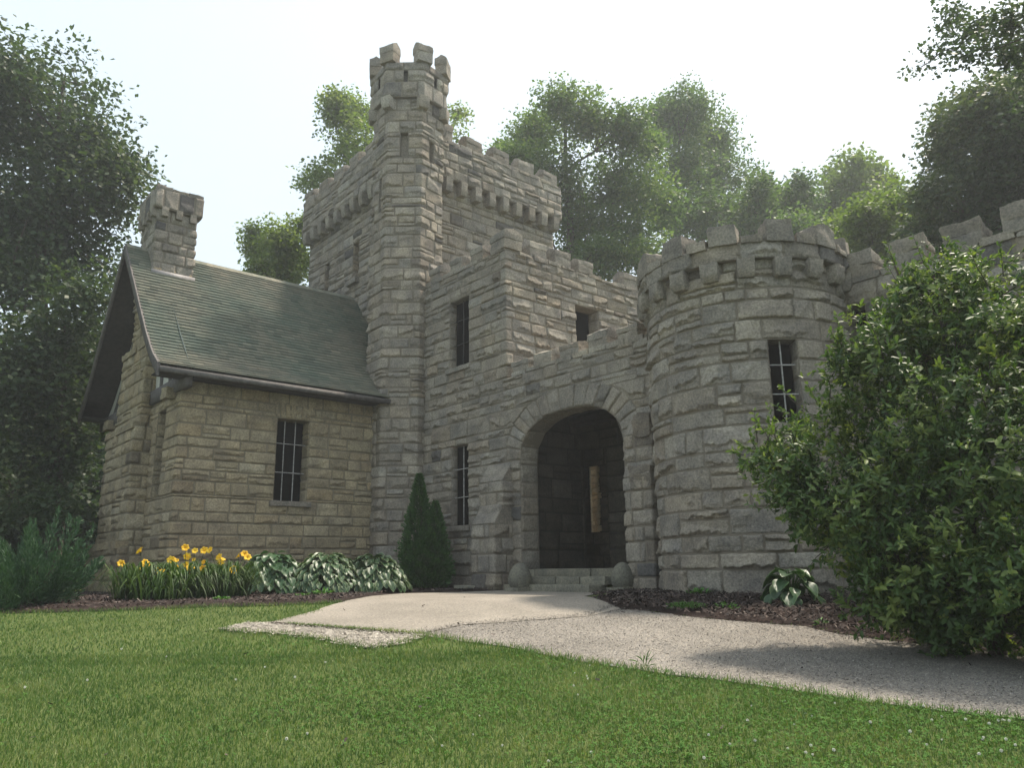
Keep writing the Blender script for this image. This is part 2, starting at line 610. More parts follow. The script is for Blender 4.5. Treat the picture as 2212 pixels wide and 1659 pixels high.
def coping(mb, p0, p1, z, half_t=.2, h=.09, step=.5):
    p0, p1 = np.array(p0, float), np.array(p1, float)
    L = np.linalg.norm(p1 - p0)
    n = max(1, int(L / step))
    d = (p1 - p0) / L
    for k in range(n):
        c = p0 + d * L * (k + .5) / n
        r = rock((c[0], c[1], z + rng.uniform(-.015, .02)), (d[0], d[1], 0), (-d[1], d[0], 0), (0, 0, 1),
                 (L / n * .5 - .006, half_t, h * rng.uniform(.85, 1.2)), .022, 7, top='slope' if rng.random() < .3 else None)
        mb.v += r.v
        mb.c += r.c
        mb.q += [q + mb.n for q in r.q]
        mb.n += r.n

def flat(mb, pts, col=(.5, 0, 1)):
    mb.add(pts, [tuple(range(4))] if len(pts) == 4 else None, [(0, 1, 2)] if len(pts) == 3 else None, col)

def jamb(mb, base, inward, side, z0, z1, depth=.42, **k):
    """reveal of an opening: runs inward from base, faces 'side'"""
    base, inward, side = (np.array([*q, 0.]) for q in (base, inward, side))
    flip = np.cross(inward, [0, 0, 1]) @ side < 0

    def P(s, z, d):
        if flip:
            s = depth - s
        return base + inward * s[:, None] + side * d[:, None] + np.array([0, 0, 1.]) * z[:, None]
    ashlar(mb, P, 0, depth, z0, z1, course=(.2, .34), length=(.25, .45), grid=.05, rough=.35, split=.1, **k)

def opening(mbw, face_p, tang, inward, w, z0, z1, vbars, hbars, sill=True, depth=.42, bar_in=.2, iron=None, dark_backing=True, name="window", warmth=.08):
    """reveals in the wall mesh plus a window part with its grille; face_p = middle of the opening on the wall face"""
    t, i = np.array(tang, float), np.array(inward, float)
    a, b = np.array(face_p) - t * w / 2, np.array(face_p) + t * w / 2
    jamb(mbw, a, i, t, z0, z1, depth, warmth=warmth)
    jamb(mbw, b, i, -t, z0, z1, depth, warmth=warmth)
    for z in (z0, z1):
        flat(mbw, [(*a, z), (*b, z), (*(b + i * depth), z), (*(a + i * depth), z)], (.35, warmth, 0))
    root = None
    if dark_backing:  # black board added at the back in place of a dark room
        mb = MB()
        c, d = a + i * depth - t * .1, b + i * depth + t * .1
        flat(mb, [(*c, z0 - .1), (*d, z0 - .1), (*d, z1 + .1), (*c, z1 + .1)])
        root = mb.build(name, M_DARK_BACKING, castle)
    if root is not None and (vbars or hbars):
        mb = MB()
        for k in range(vbars):
            q = a + (b - a) * (k + 1) / (vbars + 1) + i * bar_in
            tube(mb, [(*q, z0 - .01), (*q, z1 + .01)], .013, 8)
        for k in range(hbars):
            z = z0 + (z1 - z0) * (k + 1) / (hbars + 1) * (1.06 if hbars > 1 else 1)
            tube(mb, [(*(a + i * (bar_in - .02)), z), (*(b + i * (bar_in - .02)), z)], .011, 8)
        mb.build("grille", iron or M_IRON, root)
    if root is not None and sill:
        r = rock((*(np.array(face_p) + i * .08), z0 - .065), (*t, 0), (*i, 0), (0, 0, 1), (w / 2 + .12, .17, .07), .012, 10)
        r.build("sill", M_STONE, root)
    return root

# ---- square keep
ku0, kv0, ku1, kv1 = 12.0, 18.8, 18.15, 25.5
P, Ltot, cs = path_P([(ku0, kv1), (ku0, kv0), (ku1, kv0), (ku1, kv1)], True)
mb = MB()
slits = [(kv1 - 24.02 - .17, kv1 - 24.02 + .17, 10.0, 11.2), (kv1 - 21.98 - .2, kv1 - 21.98 + .2, 9.95, 11.3)]
vis = (kv1 - kv0) + (ku1 - ku0)
ashlar(mb, P, 0, vis, 6.0, 12.75, slits, cs[:1], grid=.045, warmth=.09, lowdirt=-1)
ashlar(mb, P, vis, Ltot, 6.0, 12.75, (), cs[1:], grid=.16, course=(.3, .5), length=(.6, 1.2))
ashlar(mb, P, 0, Ltot, 0, 6.0, (), cs, grid=.25, course=(.5, .7), length=(.8, 1.6))
for (a, b, c, d) in slits:
    v = kv1 - (a + b) / 2
    opening(mb, (ku0, v), (0, -1), (1, 0), b - a, c, d, 0, 0, sill=False, depth=.45, dark_backing=False, warmth=.3)
    Pn = lambda s, z, dd: np.column_stack([np.full_like(s, ku0 + .45) - dd, v + .3 - s, z])
    ashlar(mb, Pn, 0, .6, c - .05, d + .05, grid=.06, rough=.4, warmth=.25)
for v0 in (21.98,):
    r = rock((ku0 - .04, v0, 9.86), (0, 1, 0), (1, 0, 0), (0, 0, 1), (.34, .15, .09), .012, 8)
    mb.v += r.v; mb.c += r.c; mb.q += [q + mb.n for q in r.q]; mb.n += r.n
keep = part(mb, "keep_wall")
OV = .24
mb = MB()
Pp, Lp, csp = path_P([(ku0 - OV, kv1 + OV), (ku0 - OV, kv0 - OV), (ku1 + OV, kv0 - OV), (ku1 + OV, kv1 + OV)], True)
visp = (kv1 - kv0) + (ku1 - ku0) + 4 * OV
ashlar(mb, Pp, 0, visp, 12.75, 14.0, (), csp[:1], course=(.22, .36), grid=.045, warmth=.04, dark=.12)
ashlar(mb, Pp, visp, Lp, 12.75, 14.0, (), csp[1:], grid=.16, course=(.3, .45))
for (x0, y0, x1, y1) in ((ku0 - OV, kv0 - OV, ku0 + .3, kv1 + OV), (ku1 - .3, kv0 - OV, ku1 + OV, kv1 + OV), (ku0 + .3, kv0 - OV, ku1 - .3, kv0 + .3), (ku0 + .3, kv1 - .3, ku1 - .3, kv1 + OV)):
    box(mb, (x0 + .02, y0 + .02, 12.76), (x1 - .02, y1 - .02, 13.97), (.4, 0, 1))
flat(mb, [(ku0, kv0, 12.9), (ku1, kv0, 12.9), (ku1, kv1, 12.9), (ku0, kv1, 12.9)])
coping(mb, (ku0 - OV + .2, kv1 + OV), (ku0 - OV + .2, kv0 - OV), 14.02, .23, .07)
coping(mb, (ku0 - OV, kv0 - OV + .2), (ku1 + OV, kv0 - OV + .2), 14.02, .23, .07)
para = part(mb, "keep_parapet")
for v in np.arange(kv1 - .1, kv0 + .3, -.59):
    rock((ku0 - .13, v, 12.56), (0, 1, 0), (1, 0, 0), (0, 0, 1), (.135, .19, .22), .015, 7, f=12, taper=.25).build("corbel", M_STONE, para)
for u in np.arange(ku0 + 1.35, ku1 + .2, .59):
    rock((u, kv0 - .13, 12.52), (1, 0, 0), (0, 1, 0), (0, 0, 1), (.135, .19, .24), .015, 7, f=12, taper=.25).build("corbel", M_STONE, para)
for v in (25.3, 24.15, 23.0, 21.9, 20.8):
    merlon(para, (ku0 - OV + .2, v, 14.03), (0, 1), (.33, .21, .22))
for u in (13.15, 14.38, 15.55, 16.7, 17.85):
    merlon(para, (u, kv0 - OV + .2, 14.03), (1, 0), (.35, .21, .25 if u > 13.5 else .34))
for x, y, a in ((18.15, 20.3, (0, 1)), (18.15, 22.5, (0, 1)), (18.15, 24.4, (0, 1)), (14, 25.5, (1, 0)), (16.4, 25.5, (1, 0))):
    merlon(para, (x, y, 14.05), a, (.38, .21, .2))

# ---- stair turret
tc = np.array([11.98, 18.78])
back = math.atan2(-tc[1], -tc[0])                      # towards the path
angs = [R(a) + back for a in (-138, -86, -36, 20, 68, 118, 170)]
def poly(r, c=tc):
    return [(c[0] + r * math.cos(a), c[1] + r * math.sin(a)) for a in angs]
mb = MB()
P, L7, cs = path_P(poly(1.09), True)
t0, t1 = 0, L7 * 5 / 7 + .4
segl = [math.dist(poly(1.09)[k], poly(1.09)[k + 1]) for k in range(6)]
cuml = np.cumsum([0] + segl)
mid3 = cuml[2] + segl[2] * .47
mid4 = cuml[3] + segl[3] * .48
wins = [(mid3 - .11, mid3 + .13, 12.55, 13.35), (mid4 - .1, mid4 + .1, 12.5, 13.2)]
slit_low = [(cuml[1] + segl[1] * .55 - .06, cuml[1] + segl[1] * .55 + .08, 10.9, 12.0)]
ashlar(mb, P, 0, L7, 0, 14.5, wins + slit_low, cs, course=(.24, .40), length=(.34, .75), grid=.034, warmth=.12, dark=.04, split=.22, lowdirt=.8)
for (a, b, c, d) in wins + slit_low:
    s = np.array([a - .06, b + .06, b + .06, a - .06])
    z = np.array([c - .05, c - .05, d + .05, d + .05])
    mb.add(P(s, z, np.full(4, -.16)), [(0, 1, 2, 3)], col=(.25, .1, 0))
    for q in (a, b):
        mb.add(P(np.full(4, q), np.array([c, c, d, d]), np.array([-.16, .0, .0, -.16])), [(0, 1, 2, 3)], col=(.4, .1, 0))
    for q in (c, d):
        mb.add(P(np.array([a, b, b, a]), np.full(4, q), np.array([-.16, -.16, 0, 0])), [(0, 1, 2, 3)], col=(.4, .1, 0))
turret = part(mb, "stair_turret")
mb = MB()
P, L7b, csb = path_P(poly(1.22), True)
segb = [math.dist(poly(1.22)[k], poly(1.22)[k + 1]) for k in range(6)]
cumb = np.cumsum([0] + segb)
sl = [(cumb[k] + segb[k] * .5 - .06, cumb[k] + segb[k] * .5 + .06, 15.02, 15.42) for k in (1, 2, 3)]
ashlar(mb, P, 0, L7b, 14.5, 15.7, sl, csb, course=(.34, .44), length=(.4, .8), grid=.045, warmth=.03, dark=.1, split=.05)
for (a, b, c, d) in sl:
    mb.add(P(np.array([a - .04, b + .04, b + .04, a - .04]), np.array([c - .05, c - .05, d + .05, d + .05]), np.full(4, -.14)), [(0, 1, 2, 3)], col=(.05, 0, 0))
pin, pout = poly(.9), poly(1.20)
for k in range(7):
    j = (k + 1) % 7
    flat(mb, [(*pin[k], 15.69), (*pin[j], 15.69), (*pout[j], 15.69), (*pout[k], 15.69)])
    flat(mb, [(*pin[k], 14.51), (*pin[j], 14.51), (*pout[j], 14.51), (*pout[k], 14.51)])
    flat(mb, [(*pin[k], 14.51), (*pin[j], 14.51), (*pin[j], 15.69), (*pin[k], 15.69)])
    flat(mb, [(*tc, 14.9), (*pin[k], 14.9), (*pin[j], 14.9)])
tpar = part(mb, "turret_parapet")
for k in range(7):
    a = angs[k]
    d = (math.cos(a), math.sin(a))
    rock((tc[0] + d[0] * 1.13, tc[1] + d[1] * 1.13, 14.32), (-d[1], d[0], 0), (*d, 0), (0, 0, 1), (.17, .15, .19), .015, 8, taper=.3).build("corbel", M_STONE, tpar)
    merlon(tpar, (tc[0] + d[0] * 1.1, tc[1] + d[1] * 1.1, 15.68), (-d[1], d[0]), (.25, .19, .30), amp=.014)

# ---- front block and porch wall
AC, AA, ARISE, ASPR = 18.2 - 12.13, 1.6, .96, 2.98       # arch centre (along the wall), half width, rise, springing
def arch_curve(th, grow=0):
    c, s = math.cos(th), math.sin(th)
    e = 2 / 2.35
    return (AC - (AA + grow) * math.copysign(abs(c) ** e, c), ASPR + (ARISE + grow) * abs(s) ** e)
RING = .52
def arch_lim(z):
    if z <= ASPR:
        return (AC - AA, AC + AA)
    q = (z - ASPR) / (ARISE + RING)
    if q >= 1:
        return None
    x = (AA + RING) * (1 - q ** 2.35) ** (1 / 2.35)
    return (AC - x, AC + x)
ARCH = dict(lim=arch_lim, breaks=[ASPR, ASPR + (ARISE + RING) * .55, ASPR + (ARISE + RING) * .85, ASPR + ARISE + RING], c=AC)
mb = MB()
Pf, Lf, _ = path_P([(12, 18.2), (12, 9.0)])
wl = (18.2 - 16.47, 18.2 - 15.75, 1.56, 3.62)
wu = (18.2 - 16.58, 18.2 - 15.73, 5.74, 7.64)
ashlar(mb, Pf, 0, Lf, 0, 5.05, [wl], (), arch=ARCH, course=(.22, .36), grid=.029, rough=1.05, warmth=.08, dark=.03, lowdirt=.9)
ths = np.linspace(0, math.pi, 18)
for a, b in zip(ths[:-1], ths[1:]):
    i0, i1, o0, o1 = arch_curve(a), arch_curve(b), arch_curve(a, RING), arch_curve(b, RING)
    stone(mb, Pf, [i0, i1, o1, o0][::1], stone_col(3, .08, .05, 0), .8, .04)
    mb.add(Pf(np.array([i0[0], i1[0], o1[0], o0[0]]), np.array([i0[1], i1[1], o1[1], o0[1]]), np.full(4, -.012)), [(0, 1, 2, 3)], col=(.5, 0, 1))
# reveal of the arch
cur = [(AC - AA, 0.)] + [(AC - AA, z) for z in (1., 2.)] + [arch_curve(t) for t in np.linspace(0, math.pi, 25)] + [(AC + AA, z) for z in (2., 1., 0.)]
cur = np.array(cur)
cl = np.concatenate([[0], np.cumsum(np.hypot(*np.diff(cur, axis=0).T))])
cm = np.array([AC, 1.8])
def Parch(s, z, d):
    x = np.interp(z, cl, cur[:, 0])
    y = np.interp(z, cl, cur[:, 1])
    k = np.clip(np.searchsorted(cl, z, side='right') - 1, 0, len(cl) - 2)
    t = (cur[k + 1] - cur[k]) / (cl[k + 1] - cl[k])[:, None]
    n = np.stack([t[:, 1], -t[:, 0]], 1)
    return np.column_stack([12 + s, 18.2 - (x + n[:, 0] * d), y + n[:, 1] * d])
ashlar(mb, Parch, 0, .55, 0, cl[-1], course=(.3, .45), length=(.5, .6), grid=.05, rough=.5, split=0, warmth=.1)
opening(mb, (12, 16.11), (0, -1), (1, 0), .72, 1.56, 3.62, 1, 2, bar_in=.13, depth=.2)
front = part(mb, "front_wall")
mb = MB()
Pb, Lb, csb_ = path_P([(12, 18.2), (12, 14.2), (17.6, 14.2)])
wr = (4.0 + 2.49, 4.0 + 3.4, 5.7, 7.5)
ashlar(mb, Pb, 0, Lb, 5.05, 8.45, [wu, wr], csb_, course=(.22, .37), grid=.03, rough=1., warmth=.11, dark=.04)
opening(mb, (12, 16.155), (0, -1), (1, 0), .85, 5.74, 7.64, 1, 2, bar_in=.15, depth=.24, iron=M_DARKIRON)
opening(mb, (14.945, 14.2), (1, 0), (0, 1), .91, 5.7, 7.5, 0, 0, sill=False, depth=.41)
# backs and tops of the block's walls
box(mb, (12.45, 14.65, 5.0), (12.47, 18.0, 8.42), (.4, .2, 1))
box(mb, (12.47, 14.63, 5.0), (17.58, 14.65, 8.42), (.4, .2, 1))
flat(mb, [(12.01, 14.21, 8.42), (12.46, 14.21, 8.42), (12.46, 18, 8.42), (12.01, 18, 8.42)])
flat(mb, [(12.46, 14.21, 8.42), (17.58, 14.21, 8.42), (17.58, 14.65, 8.42), (12.46, 14.65, 8.42)])
flat(mb, [(12.47, 14.65, 7.9), (13.6, 14.65, 7.9), (13.6, 18.5, 7.9), (12.47, 18.5, 7.9)])  # unseen strip of roof, added to keep the room behind the windows dark
box(mb, (17.3, 14.2, 0), (17.6, 18.7, 3.6), (.6, .6, 0))
box(mb, (17.58, 14.2, 3.6), (17.6, 14.65, 8.42), (.5, 0, 1))
coping(mb, (12.2, 18.0), (12.2, 14.2), 8.47, .25, .06)
coping(mb, (12.45, 14.4), (17.6, 14.4), 8.47, .25, .06)
block = part(mb, "block_wall")
merlon(block, (12.25, 14.45, 8.5), (0, 1), (.31, .3, .27))
for v in (15.37, 16.3, 17.3):
    merlon(block, (12.2, v, 8.5), (0, 1), (.26, .22, .21))
for u in (13.15, 14.05, 14.95, 16.85):
    merlon(block, (u, 14.4, 8.5), (1, 0), (.29, .22, .22 + rng.uniform(-.02, .03)))
mb = MB()
coping(mb, (12.2, 14.0), (12.2, 9.3), 5.08, .24, .06)
ppar = part(mb, "porch_coping")
for v, hh in ((13.68, .15), (12.88, .17), (11.99, .17), (11.12, .21), (10.25, .17)):
    merlon(ppar, (12.2, v, 5.1), (0, 1), (.29, .22, hh), amp=.022)
# porch interior
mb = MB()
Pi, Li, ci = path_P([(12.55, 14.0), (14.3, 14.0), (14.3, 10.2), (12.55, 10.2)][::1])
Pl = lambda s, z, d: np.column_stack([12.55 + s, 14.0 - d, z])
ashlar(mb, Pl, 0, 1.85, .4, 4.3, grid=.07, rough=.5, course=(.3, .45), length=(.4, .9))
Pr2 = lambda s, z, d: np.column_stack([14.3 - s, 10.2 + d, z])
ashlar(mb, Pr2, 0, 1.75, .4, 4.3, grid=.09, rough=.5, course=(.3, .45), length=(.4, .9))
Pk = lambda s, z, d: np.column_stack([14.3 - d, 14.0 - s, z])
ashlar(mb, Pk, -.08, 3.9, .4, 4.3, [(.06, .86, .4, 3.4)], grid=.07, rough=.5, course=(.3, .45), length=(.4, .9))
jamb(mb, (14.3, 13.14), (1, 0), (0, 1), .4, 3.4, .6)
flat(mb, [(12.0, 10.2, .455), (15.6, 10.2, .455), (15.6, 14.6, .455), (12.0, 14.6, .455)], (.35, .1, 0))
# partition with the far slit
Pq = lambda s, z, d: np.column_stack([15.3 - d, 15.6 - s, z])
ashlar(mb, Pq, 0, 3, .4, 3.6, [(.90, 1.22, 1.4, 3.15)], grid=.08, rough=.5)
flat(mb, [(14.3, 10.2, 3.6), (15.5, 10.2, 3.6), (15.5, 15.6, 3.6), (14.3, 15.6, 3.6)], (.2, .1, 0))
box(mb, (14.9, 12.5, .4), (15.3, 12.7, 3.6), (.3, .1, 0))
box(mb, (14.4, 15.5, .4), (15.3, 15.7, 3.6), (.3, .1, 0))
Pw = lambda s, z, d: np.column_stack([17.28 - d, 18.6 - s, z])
part(mb, "porch_interior", M_SHADED_STONE)
mb = MB()
flat(mb, [(15.6, 12.6, .4), (17.3, 12.6, .4), (17.3, 18.7, .4), (15.6, 18.7, .4)], (.7, .3, 0))  # unseen pale floor, added to bounce sun onto the wall beyond the slit
box(mb, (15.33, 12.6, .4), (15.38, 14.38, 3.6), (.4, .1, 0))
box(mb, (15.33, 14.70, .4), (15.38, 15.6, 3.6), (.4, .1, 0))
box(mb, (15.33, 14.38, .4), (15.38, 14.70, 1.4), (.4, .1, 0))
box(mb, (15.33, 14.38, 3.15), (15.38, 14.70, 3.6), (.4, .1, 0))
ashlar(mb, Pw, 0, 4.3, 0, 3.6, course=(.13, .22), length=(.2, .4), grid=.04, rough=1.2, warmth=.22, dark=.1)
for zz in np.arange(1.5, 3.15, .17):
    for vv in (14.36,):
        r = rock((15.36, vv + rng.uniform(-.035, .035), zz), (0, 1, 0), (1, 0, 0), (0, 0, 1), (.06, .1, .08), .02, 5, tint=.4, warm=.1)
        mb.v += r.v; mb.c += r.c; mb.q += [q + mb.n for q in r.q]; mb.n += r.n
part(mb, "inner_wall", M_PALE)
mb = MB()
box(mb, (12.5, 9.9, 4.3), (14.8, 14.2, 4.38), (.5, 0, 0))
for v in np.arange(10.1, 14.1, .17):
    box(mb, (12.56, v, 4.27), (14.29, v + .155, 4.3), (.5, 0, 0))
box(mb, (13.9, 10.2, 4.02), (14.25, 14.0, 4.27), (.5, 0, 0))
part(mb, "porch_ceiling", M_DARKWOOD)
mb = MB()
flat(mb, [(12.05, 9.0, 4.95), (17.0, 9.0, 4.95), (17.0, 14.2, 4.95), (12.05, 14.2, 4.95)])
box(mb, (12.42, 9.2, 4.4), (12.44, 14.2, 5.03))
part(mb, "porch_roof")
# buttress left of the arch
def weathered(mb, v0, v1, tiers):
    """tiers: (depth, z0, z1, ztop) steps with sloped heads"""
    for (d, z0, z1, zt, d2) in tiers:
        P_, L_, c_ = path_P([(12.05, v1), (12 - d, v1), (12 - d, v0), (12.05, v0)])
        ashlar(mb, P_, 0, L_, z0, z1, (), c_, course=(.26, .38), length=(.3, .6), grid=.04, rough=.9, split=.1, warmth=.1, dark=.1, lowdirt=.5)
        Ps = lambda s, z, dd: np.column_stack([12 - d - .03 + (d - d2) * z - dd * .75, v1 + .02 - s, z1 + (zt - z1) * z + dd * .6])
        stone(mb, Ps, [(0, 0), (v1 - v0 + .04, 0), (v1 - v0 + .04, 1), (0, 1)], (.45, .05, 0), 1., .05)
        for vv in (v0, v1):
            flat(mb, [(12 - d, vv, z1 - .02), (12.02, vv, z1 - .02), (12.02, vv, zt), (12 - d2, vv, zt)], (.4, .1, 0))
mb = MB()
weathered(mb, 14.03, 14.85, [(.56, 0, 1.5, 1.92, .3), (.32, 1.9, 2.5, 2.95, .0)])
part(mb, "buttress")
mb = MB()
weathered(mb, 9.62, 10.28, [(.3, 0, 2.2, 2.5, .16), (.2, 2.5, 3.05, 3.4, .0)])
pier = part(mb, "broken_pier")
rock((11.86, 9.85, 2.18), (0, 1, 0), (1, 0, 0), (0, 0, 1), (.27, .2, .22), .05, 10, tint=.12).build("dark_broken_stone", M_STONE, pier)
rock((11.90, 9.82, 3.2), (0, 1, 0), (1, 0, 0), (0, 0, 1), (.22, .17, .24), .045, 10, tint=.08).build("dark_broken_stone", M_STONE, pier)

# ---- round tower
rc, RR = (12.56, 7.86), 1.80
fa = R(212.3)
P = circle_P(rc, RR)
mb = MB()
wa = fa + R(18.5)
rw = ((wa - R(7.6)) * RR, (wa + R(7.6)) * RR, 2.70, 4.10)
ashlar(mb, P, (fa - R(125)) * RR, (fa + R(125)) * RR, 0, 5.55, [rw], (), course=(.18, .38), length=(.3, .95), grid=.025, rough=1.15, warmth=.05, dark=.04, split=.2, lowdirt=.2)
d = np.array([math.cos(wa), math.sin(wa)])
tg = np.array([-d[1], d[0]])
fp = np.array(rc) + d * (RR * math.cos(R(7.6)))
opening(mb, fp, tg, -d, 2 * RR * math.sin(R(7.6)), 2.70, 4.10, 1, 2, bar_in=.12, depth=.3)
rt = part(mb, "round_tower_wall")
mb = MB()
P = circle_P(rc, RR + .09)
ashlar(mb, P, (fa - R(180)) * (RR + .09), (fa + R(180)) * (RR + .09), 5.5, 5.83, course=(.3, .33), length=(.45, .75), grid=.035, rough=1.1, warmth=.02, dark=.12, split=0)
n = 48
a = np.linspace(0, 2 * math.pi, n + 1)
for r0, r1, z in ((RR + .1, 0.01, 5.6), (RR - .02, RR + .13, 5.5)):
    v = np.stack([np.column_stack([rc[0] + r * np.cos(a), rc[1] + r * np.sin(a), np.full(n + 1, z)]) for r in (r0, r1)], 1).reshape(-1, 3)
    mb.add(v, grid_faces(n + 1, 2), col=(.4, 0, 1))
nm = 13
for k in range(nm):
    an = fa + R(-7.4 + 14.2 + 28.2 * (k - 6))
    dx, dy = math.cos(an), math.sin(an)
    c = (rc[0] + dx * (RR - .03), rc[1] + dy * (RR - .03), 5.84)
    r = rock(c, (-dy, dx, 0), (dx, dy, 0), (0, 0, 1), (.19, .19, .07), .03, 7, top='slope' if k % 2 else None)
    mb.v += r.v; mb.c += r.c; mb.q += [q + mb.n for q in r.q]; mb.n += r.n
rpar = part(mb, "round_tower_parapet")
for k in range(nm):
    an = fa + R(-7.4 + 28.2 * (k - 6))
    dx, dy = math.cos(an), math.sin(an)
    hh = .18 + rng.uniform(-.025, .03)
    rock((rc[0] + dx * (RR - .06), rc[1] + dy * (RR - .06), 5.82 + hh), (-dy, dx, 0), (dx, dy, 0), (0, 0, 1), (.26 + rng.uniform(-.03, .03), .21, hh + .03), .022, 12, tint=rng.uniform(.1, .5), warm=.0,
         dome=.3 if k % 4 == 0 else 0).build("merlon", M_STONE, rpar)
for k in range(20):
    an = fa + R(18 * k + 3)
    dx, dy = math.cos(an), math.sin(an)
    rock((rc[0] + dx * (RR + .03), rc[1] + dy * (RR + .03), 5.34), (-dy, dx, 0), (dx, dy, 0), (0, 0, 1), (.15, .155, .165), .018, 9, f=13, taper=.35, tint=rng.uniform(.3, .55), warm=.02).build("corbel", M_STONE, rpar)

# ---- battlemented wall running on past the round tower
mb = MB()
Pc, Lc, _ = path_P([(13.1, 7.6), (13.1, -4.9)])
wc = (7.6 - 6.15, 7.6 - 5.80, 3.8, 4.93)
ashlar(mb, Pc, 0, Lc, 0, 5.33, [wc], (), grid=.045, rough=1.05, warmth=.04, dark=.08)
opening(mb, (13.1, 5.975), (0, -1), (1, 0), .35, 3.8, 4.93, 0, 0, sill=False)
box(mb, (13.53, -4.9, 0), (13.55, 7.6, 5.3))
coping(mb, (13.3, 7.0), (13.3, -4.9), 5.36, .24, .065)
cw = part(mb, "curtain_wall")
for v in np.arange(5.85, -4.7, -.865):
    merlon(cw, (13.3, v, 5.38), (0, 1), (.29, .24, .195 + rng.uniform(-.015, .02)), top='slope', amp=.022, tint=rng.uniform(.2, .6))

# ---- gabled wing
gu, gv0, gv1, rv, rz = 5.78, 18.8, 25.2, 22.0, 9.3
mb = MB()
P, Lh, cs = path_P([(gu + 3, gv1), (gu, gv1), (gu, gv0), (11.25, gv0)])
o = 3 + (gv1 - gv0)
hw = (o + 8.2 - gu, o + 9.08 - gu, 2.22, 4.33)
gs = (3 + gv1 - 20.5, 3 + gv1 - 19.88, 2.27, 4.45)
ashlar(mb, P, 0, Lh, 0, 5.0, [hw, gs], cs, course=(.19, .34), length=(.28, .78), grid=.03, rough=.72, warmth=.16, dark=.01, split=.24, lowdirt=1.3)
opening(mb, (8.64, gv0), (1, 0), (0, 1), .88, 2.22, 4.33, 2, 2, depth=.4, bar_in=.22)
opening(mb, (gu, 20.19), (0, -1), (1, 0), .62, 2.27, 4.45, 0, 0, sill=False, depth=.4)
# flat arch of radiating stones over the window
Pv, _, _ = path_P([(gu, gv0), (11.25, gv0)])
for k in range(7):
    x0, x1 = 2.36 + .136 * k, 2.36 + .136 * (k + 1)
    cx = 2.86
    f = lambda x, z: (cx + (x - cx) * (1 + (z - 4.33) * .55), z)
    Pv2 = lambda s, z, dd: Pv(s, z, dd + .012)
    stone(mb, Pv2, [f(x0, 4.335), f(x1, 4.335), f(x1, 4.74 - .01 * abs(k - 3)), f(x0, 4.74 - .01 * abs(k - 3))], stone_col(3, .12, 0, 0), .5, .04)
    q = [f(x0, 4.335), f(x1, 4.335), f(x1, 4.74), f(x0, 4.74)]
    mb.add(Pv2(np.array([p[0] for p in q]), np.array([p[1] for p in q]), np.full(4, -.008)), [(0, 1, 2, 3)], col=(.5, 0, 1))
for v in (gv0 + .55, gv1 - .5):
    r = rock((gu - .1, v, 4.72), (0, 1, 0), (1, 0, 0), (0, 0, 1), (.2, .16, .14), .03, 7)
    mb.v += r.v; mb.c += r.c; mb.q += [q + mb.n for q in r.q]; mb.n += r.n
part(mb, "wing_wall", M_TAN)
# chimney breast, set-offs and stack
mb = MB()
def shaft(u0_, u1_, v0_, v1_, z0_, z1_, **k):
    P_, L_, c_ = path_P([(u1_, v1_), (u0_, v1_), (u0_, v0_), (u1_, v0_)], True)
    ashlar(mb, P_, 0, L_, z0_, z1_, (), c_, **{**dict(course=(.22, .36), length=(.3, .65), grid=.045, rough=.85, warmth=.1), **k})
shaft(5.2, 5.8, 20.75, 23.7, 0, 1.15, lowdirt=1.2)
shaft(5.36, 5.8, 20.92, 23.55, 1.15, 4.15)
shaft(5.52, 6.1, 21.08, 23.4, 4.15, 6.4)
shaft(5.55, 6.5, 21.3, 22.7, 6.4, 8.6)
for (u_, v0_, v1_, z_) in ((5.28, 20.75, 23.7, 1.17), (5.43, 20.92, 23.55, 4.17), (5.6, 21.08, 23.4, 6.42)):
    for k in range(5):
        vv = v0_ + (v1_ - v0_) * (k + .5) / 5
        r = rock((u_ + .02, vv, z_), (0, 1, 0), (1, 0, 0), (0, 0, 1), ((v1_ - v0_) / 10, .15, .09), .025, 7, tint=.3)
        mb.v += r.v; mb.c += r.c; mb.q += [q + mb.n for q in r.q]; mb.n += r.n
part(mb, "chimney_breast", M_TAN)
mb = MB()
shaft(5.5, 6.55, 21.3, 22.7, 7.6, 10.3, warmth=.03, dark=.08)
shaft(5.39, 6.66, 21.19, 22.81, 10.3, 10.88, course=(.55, .6), length=(.28, .45), split=0, dark=.15, warmth=0)
flat(mb, [(5.4, 21.2, 10.3), (6.65, 21.2, 10.3), (6.65, 22.8, 10.3), (5.4, 22.8, 10.3)])
flat(mb, [(5.4, 21.2, 10.86), (6.65, 21.2, 10.86), (6.65, 22.8, 10.86), (5.4, 22.8, 10.86)], (.1, 0, 0))
coping(mb, (5.5, 22.81), (5.5, 21.19), 10.9, .12, .05, .4)
coping(mb, (5.39, 21.3), (6.66, 21.3), 10.9, .12, .05, .4)
coping(mb, (6.55, 21.3), (6.55, 22.7), 10.9, .12, .05, .4)
chim = part(mb, "chimney")
for (x, y, dx, dy) in [(5.5 + .15 + .38 * k, 21.25, 1, 0) for k in range(3)] + [(5.45, 21.4 + .4 * k, 0, 1) for k in range(4)]:
    rock((x, y, 10.2), (dx, dy, 0), (-dy, dx, 0), (0, 0, 1), (.085, .1, .13), .014, 6).build("corbel", M_STONE, chim)

